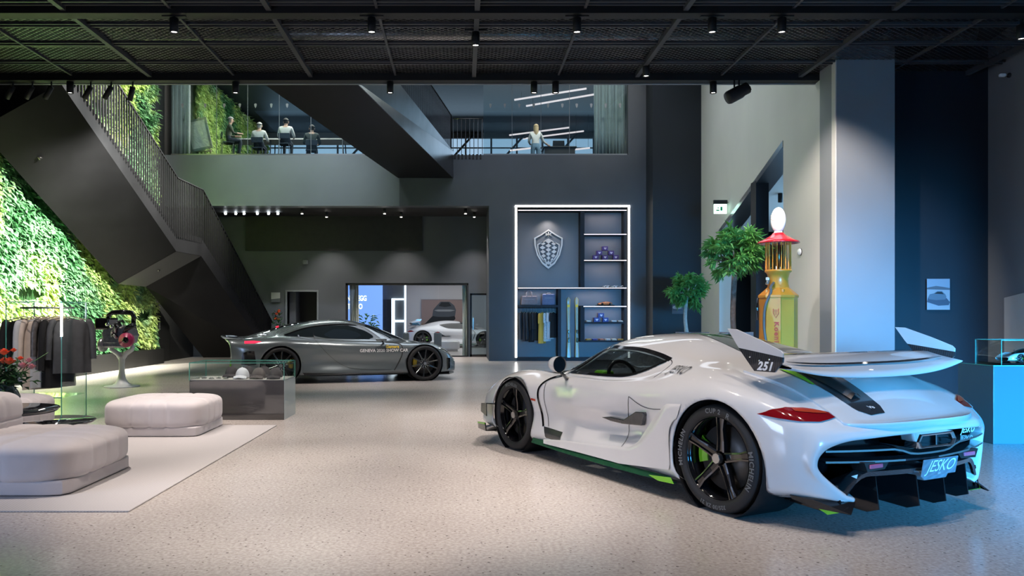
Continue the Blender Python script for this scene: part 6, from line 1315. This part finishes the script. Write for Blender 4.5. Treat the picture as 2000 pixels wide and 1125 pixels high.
# ================================================================== PEOPLE UPSTAIRS
SK = mat('skin', (.55, .34, .25), .6); mat('shirt_white', (.70, .68, .66), .85); mat('shirt_dark', (.05, .06, .055), .85); mat('shirt_olive', (.09, .10, .07), .85); mat('trousers', (.04, .05, .07), .85); mat('jeans', (.16, .26, .36), .85); mat('hair_dark', (.03, .022, .018), .7); mat('hair_grey', (.45, .43, .41), .7); mat('hair_blond', (.50, .36, .20), .6)
def person(label, loc, rotz, J, top, bottom, hair, long_hair=False, group=None):
    """J: dict joint -> (x,y,z); facing +y"""
    rad = dict(pelvis=.145, waist=.125, chest=.155, neck=.05, chin=.062, head=.088, crown=.07, shL=.075, shR=.075, elL=.045, elR=.045, wrL=.03, wrR=.03, haL=.034, haR=.034, hipL=.095, hipR=.095, knL=.062, knR=.062, anL=.042, anR=.042, toL=.035, toR=.035)
    E_ = [('pelvis', 'waist'), ('waist', 'chest'), ('chest', 'neck'), ('neck', 'chin'), ('chin', 'head'), ('head', 'crown'), ('chest', 'shL'), ('shL', 'elL'), ('elL', 'wrL'), ('wrL', 'haL'), ('chest', 'shR'), ('shR', 'elR'), ('elR', 'wrR'), ('wrR', 'haR'), ('pelvis', 'hipL'), ('hipL', 'knL'), ('knL', 'anL'), ('anL', 'toL'), ('pelvis', 'hipR'), ('hipR', 'knR'), ('knR', 'anR'), ('anR', 'toR')]
    me = bpy.data.meshes.new('person'); bm = bmesh.new(); ly = bm.verts.layers.skin.verify(); vs_ = {}
    for k, p in J.items():
        v = bm.verts.new(p); r = rad[k]; v[ly].radius = (r, r*(.8 if k in ('chest', 'waist', 'pelvis') else 1)); v[ly].use_root = (k == 'pelvis'); vs_[k] = v
    for a, b in E_: bm.edges.new((vs_[a], vs_[b]))
    bm.to_mesh(me); bm.free(); o = bpy.data.objects.new('tmp', me); COL.objects.link(o); o.modifiers.new('s', 'SKIN'); s = o.modifiers.new('u', 'SUBSURF'); s.levels = s.render_levels = 2
    m2 = bpy.data.meshes.new_from_object(o.evaluated_get(bpy.context.evaluated_depsgraph_get())); bpy.data.objects.remove(o)
    m2.materials.clear()
    for m in (top, bottom, 'skin', hair): m2.materials.append(MATS[m])
    jn = list(J); jp = np.array([J[k] for k in jn])
    cls = dict(neck=2, chin=2, head=2, crown=3, haL=2, haR=2, wrL=2, wrR=2, pelvis=1, hipL=1, hipR=1, knL=1, knR=1, anL=1, anR=1, toL=1, toR=1)
    hd = Vector(J['head'])
    for p in m2.polygons:
        c = np.array(p.center); k = jn[int(((jp-c)**2).sum(1).argmin())]; mi = cls.get(k, 0)
        if mi == 2 and k in ('chin', 'head') and (c[1] < hd.y-.01 and c[2] > hd.z-.07): mi = 3
        p.material_index = mi; p.use_smooth = True
    t = tag(link('person', m2, None, loc, (0, 0, rotz)), label, 'person', group)
    f = MB().sphere((hd.x, hd.y+.088, hd.z-.02), (.014, .02, .022), 8, 6); f.build('nose', 'skin', t)
    for s_ in (-1, 1): MB().sphere((hd.x+.033*s_, hd.y+.078, hd.z+.012), (.012, .008, .008), 8, 6).build('eye', 'black_print', t); MB().sphere((hd.x+.086*s_, hd.y-.005, hd.z-.01), (.012, .022, .032), 8, 6).build('ear', 'skin', t)
    MB().sphere((hd.x, hd.y+.074, hd.z-.06), (.026, .01, .007), 8, 5).build('mouth', 'rose_pink', t)
    G = [[(hd.x+.094*math.sin(a)*math.cos(q), hd.y-.012+.103*math.sin(a)*math.sin(q), hd.z+.022+.105*math.cos(a)) for q in np.linspace(0, 2*PI, 18, endpoint=False)] for a in np.linspace(0, 1.35, 7)]
    h = MB().grid(G, cv=True)
    if long_hair: h.grid([[(hd.x+.088*math.cos(q)*s2, hd.y-.02+.09*math.sin(q)*s2-.02*v, hd.z+.03-.36*v) for q in np.linspace(PI*.98, PI*2.02, 12)] for v, s2 in ((0, 1.05), (.3, 1.05), (.6, .95), (.85, .8), (1, .5))])
    h.build('hair', hair, t); return t
def sit(hs, lean=.06, head=(0, 0)):
    return dict(pelvis=(0, 0, hs+.09), waist=(0, lean*.3, hs+.25), chest=(0, lean, hs+.43), neck=(0, lean*1.3, hs+.58), chin=(head[0]*.5, lean*1.5+.015, hs+.65), head=(head[0], lean*1.6+.02+head[1], hs+.73), crown=(head[0], lean*1.6+.01+head[1], hs+.80), shL=(-.18, lean, hs+.50), shR=(.18, lean, hs+.50), elL=(-.26, lean+.10, hs+.26), elR=(.26, lean+.10, hs+.26), wrL=(-.20, lean+.33, hs+.27), wrR=(.20, lean+.33, hs+.27), haL=(-.17, lean+.42, hs+.27), haR=(.17, lean+.42, hs+.27), hipL=(-.10, .06, hs+.06), hipR=(.10, .06, hs+.06), knL=(-.12, .42, hs+.06), knR=(.12, .42, hs+.06), anL=(-.12, .36, hs-.36 if hs > .5 else .07), anR=(.12, .36, hs-.36 if hs > .5 else .07), toL=(-.12, .50, hs-.40 if hs > .5 else .03), toR=(.12, .50, hs-.40 if hs > .5 else .03))
Yp = 24.6
def hs_for(py, Y): return PZ(py, Y)-ZM-.87
for px, py, top, hair, lb, rz, Yq_ in ((505, 236, 'shirt_white', 'hair_grey', 'grey-haired person in white shirt seated with back to glass', 0, Yp), (557, 228, 'shirt_white', 'hair_dark', 'dark-haired person in white shirt seated with back to glass', 0, Yp), (609, 241, 'shirt_dark', 'hair_dark', 'person in dark jacket seated near the bridge', .15, Yp), (444, 226, 'shirt_olive', 'hair_grey', 'person in olive top turned sideways before the living wall', -1.15, Yp+.3)):
    hs = max(.45, hs_for(py, Yq_)); x = PX(px, Yq_); person(lb, (x, Yq_, ZM+.0), rz, sit(hs), top, 'trousers', hair, False, 'people seated upstairs')
    s_ = thing('bar_stool', 'slim stool under the '+lb.split(' seated')[0].split(' turned')[0], 'stool', (x, Yq_, ZM), rz, 'stools upstairs')
    MB().box(-.19, .19, -.17, .2, hs-.05, hs-.01).build('seat', 'trousers', s_, bevel=.015); MB().box(-.19, .19, -.20, -.17, hs+.12, hs+.30).build('backrest', 'trousers', s_, bevel=.012)
    for lx in (-.16, .16):
        for ly_ in (-.17, .16): MB().tube([(lx, ly_, hs-.05), (lx*1.25, ly_*1.2, 0)], .012, 6).build('leg', 'trousers', s_)
        MB().tube([(lx, -.175, hs-.03), (lx, -.185, hs+.2)], .01, 6).build('back_post', 'trousers', s_)
tb = thing('bar_table', 'long pale high table before the seated people', 'table', (PX(565, 25.4), 25.55, ZM)); MB().box(-2.0, 2.0, -.35, .45, 1.02, 1.07).build('table_top', 'shirt_white', tb, bevel=.01)
for lx in (-1.8, -.6, .6, 1.8):
    for ly_ in (-.25, .35): MB().tube([(lx, ly_, 1.02), (lx*1.04, ly_, 0)], .02, 8).build('leg', 'trousers', tb)
wj = dict(pelvis=(0, 0, .92), waist=(0, .02, 1.07), chest=(0, .03, 1.26), neck=(0, .04, 1.41), chin=(.01, .055, 1.48), head=(.02, .06, 1.56), crown=(.02, .05, 1.63), shL=(-.16, .03, 1.34), shR=(.16, .03, 1.34), elL=(-.22, .08, 1.09), elR=(.27, .15, 1.12), wrL=(-.16, .28, 1.05), wrR=(.46, .32, 1.02), haL=(-.13, .35, 1.05), haR=(.54, .36, 1.01), hipL=(-.09, 0, .88), hipR=(.09, 0, .88), knL=(-.10, .03, .48), knR=(.10, .03, .48), anL=(-.10, 0, .08), anR=(.10, 0, .08), toL=(-.11, .14, .03), toR=(.11, .14, .03))
person('standing long-haired person in white top and jeans in the upper office', (PX(1046, 25.7), 25.7, ZM), 0, wj, 'shirt_white', 'jeans', 'hair_blond', True)
dk_ = thing('office_desk', 'dark desk beside the standing person upstairs', 'desk', (PX(1085, 26.3), 26.4, ZM)); MB().box(-.45, .7, -.35, .4, .96, 1.0).build('desk_top', 'black_matte', dk_, bevel=.01); MB().box(-.4, .65, -.3, .35, 0, .95).build('cabinet', 'black_matte', dk_)
tag(MB().prism([(-.22, 0), (.22, 0), (.2, .28), (-.2, .28)], 'y', -.01, .01).build('monitor', 'black_gloss', None, (PX(1092, 26.3), 26.45, ZM+1.0)), 'dark screen on the upper office desk', 'monitor')
# easel and canvas upstairs
ea = thing('easel', 'wooden easel beside the curtain upstairs', 'easel', (PX(392, 24.3), 24.3, ZM))
for s_ in (-1, 1): MB().tube([(s_*.38, 0, 0), (s_*.1, .1, 1.55)], .025, 8).build('leg', 'hanger_wood', ea)
MB().tube([(0, .6, 0), (0, .12, 1.5)], .025, 8).build('leg', 'hanger_wood', ea); MB().box(-.36, .36, -.08, .0, .42, .46).build('ledge', 'hanger_wood', ea)
cv_ = tag(MB().box(-.33, .33, -.02, .02, 0, .95).build('canvas', 'shirt_white', None, (PX(395, 24.2), 24.17, ZM+.47), (.05, math.radians(-12), 0)), 'pale framed canvas leaning on the easel', 'picture')
b = MB()
for a_ in ((-.35, .35, -.03, .03, -.02, .05), (-.35, .35, -.03, .03, .9, .97), (-.35, -.28, -.03, .03, 0, .97), (.28, .35, -.03, .03, 0, .97)): b.box(*a_)
b.build('frame', 'wall_grey', cv_)
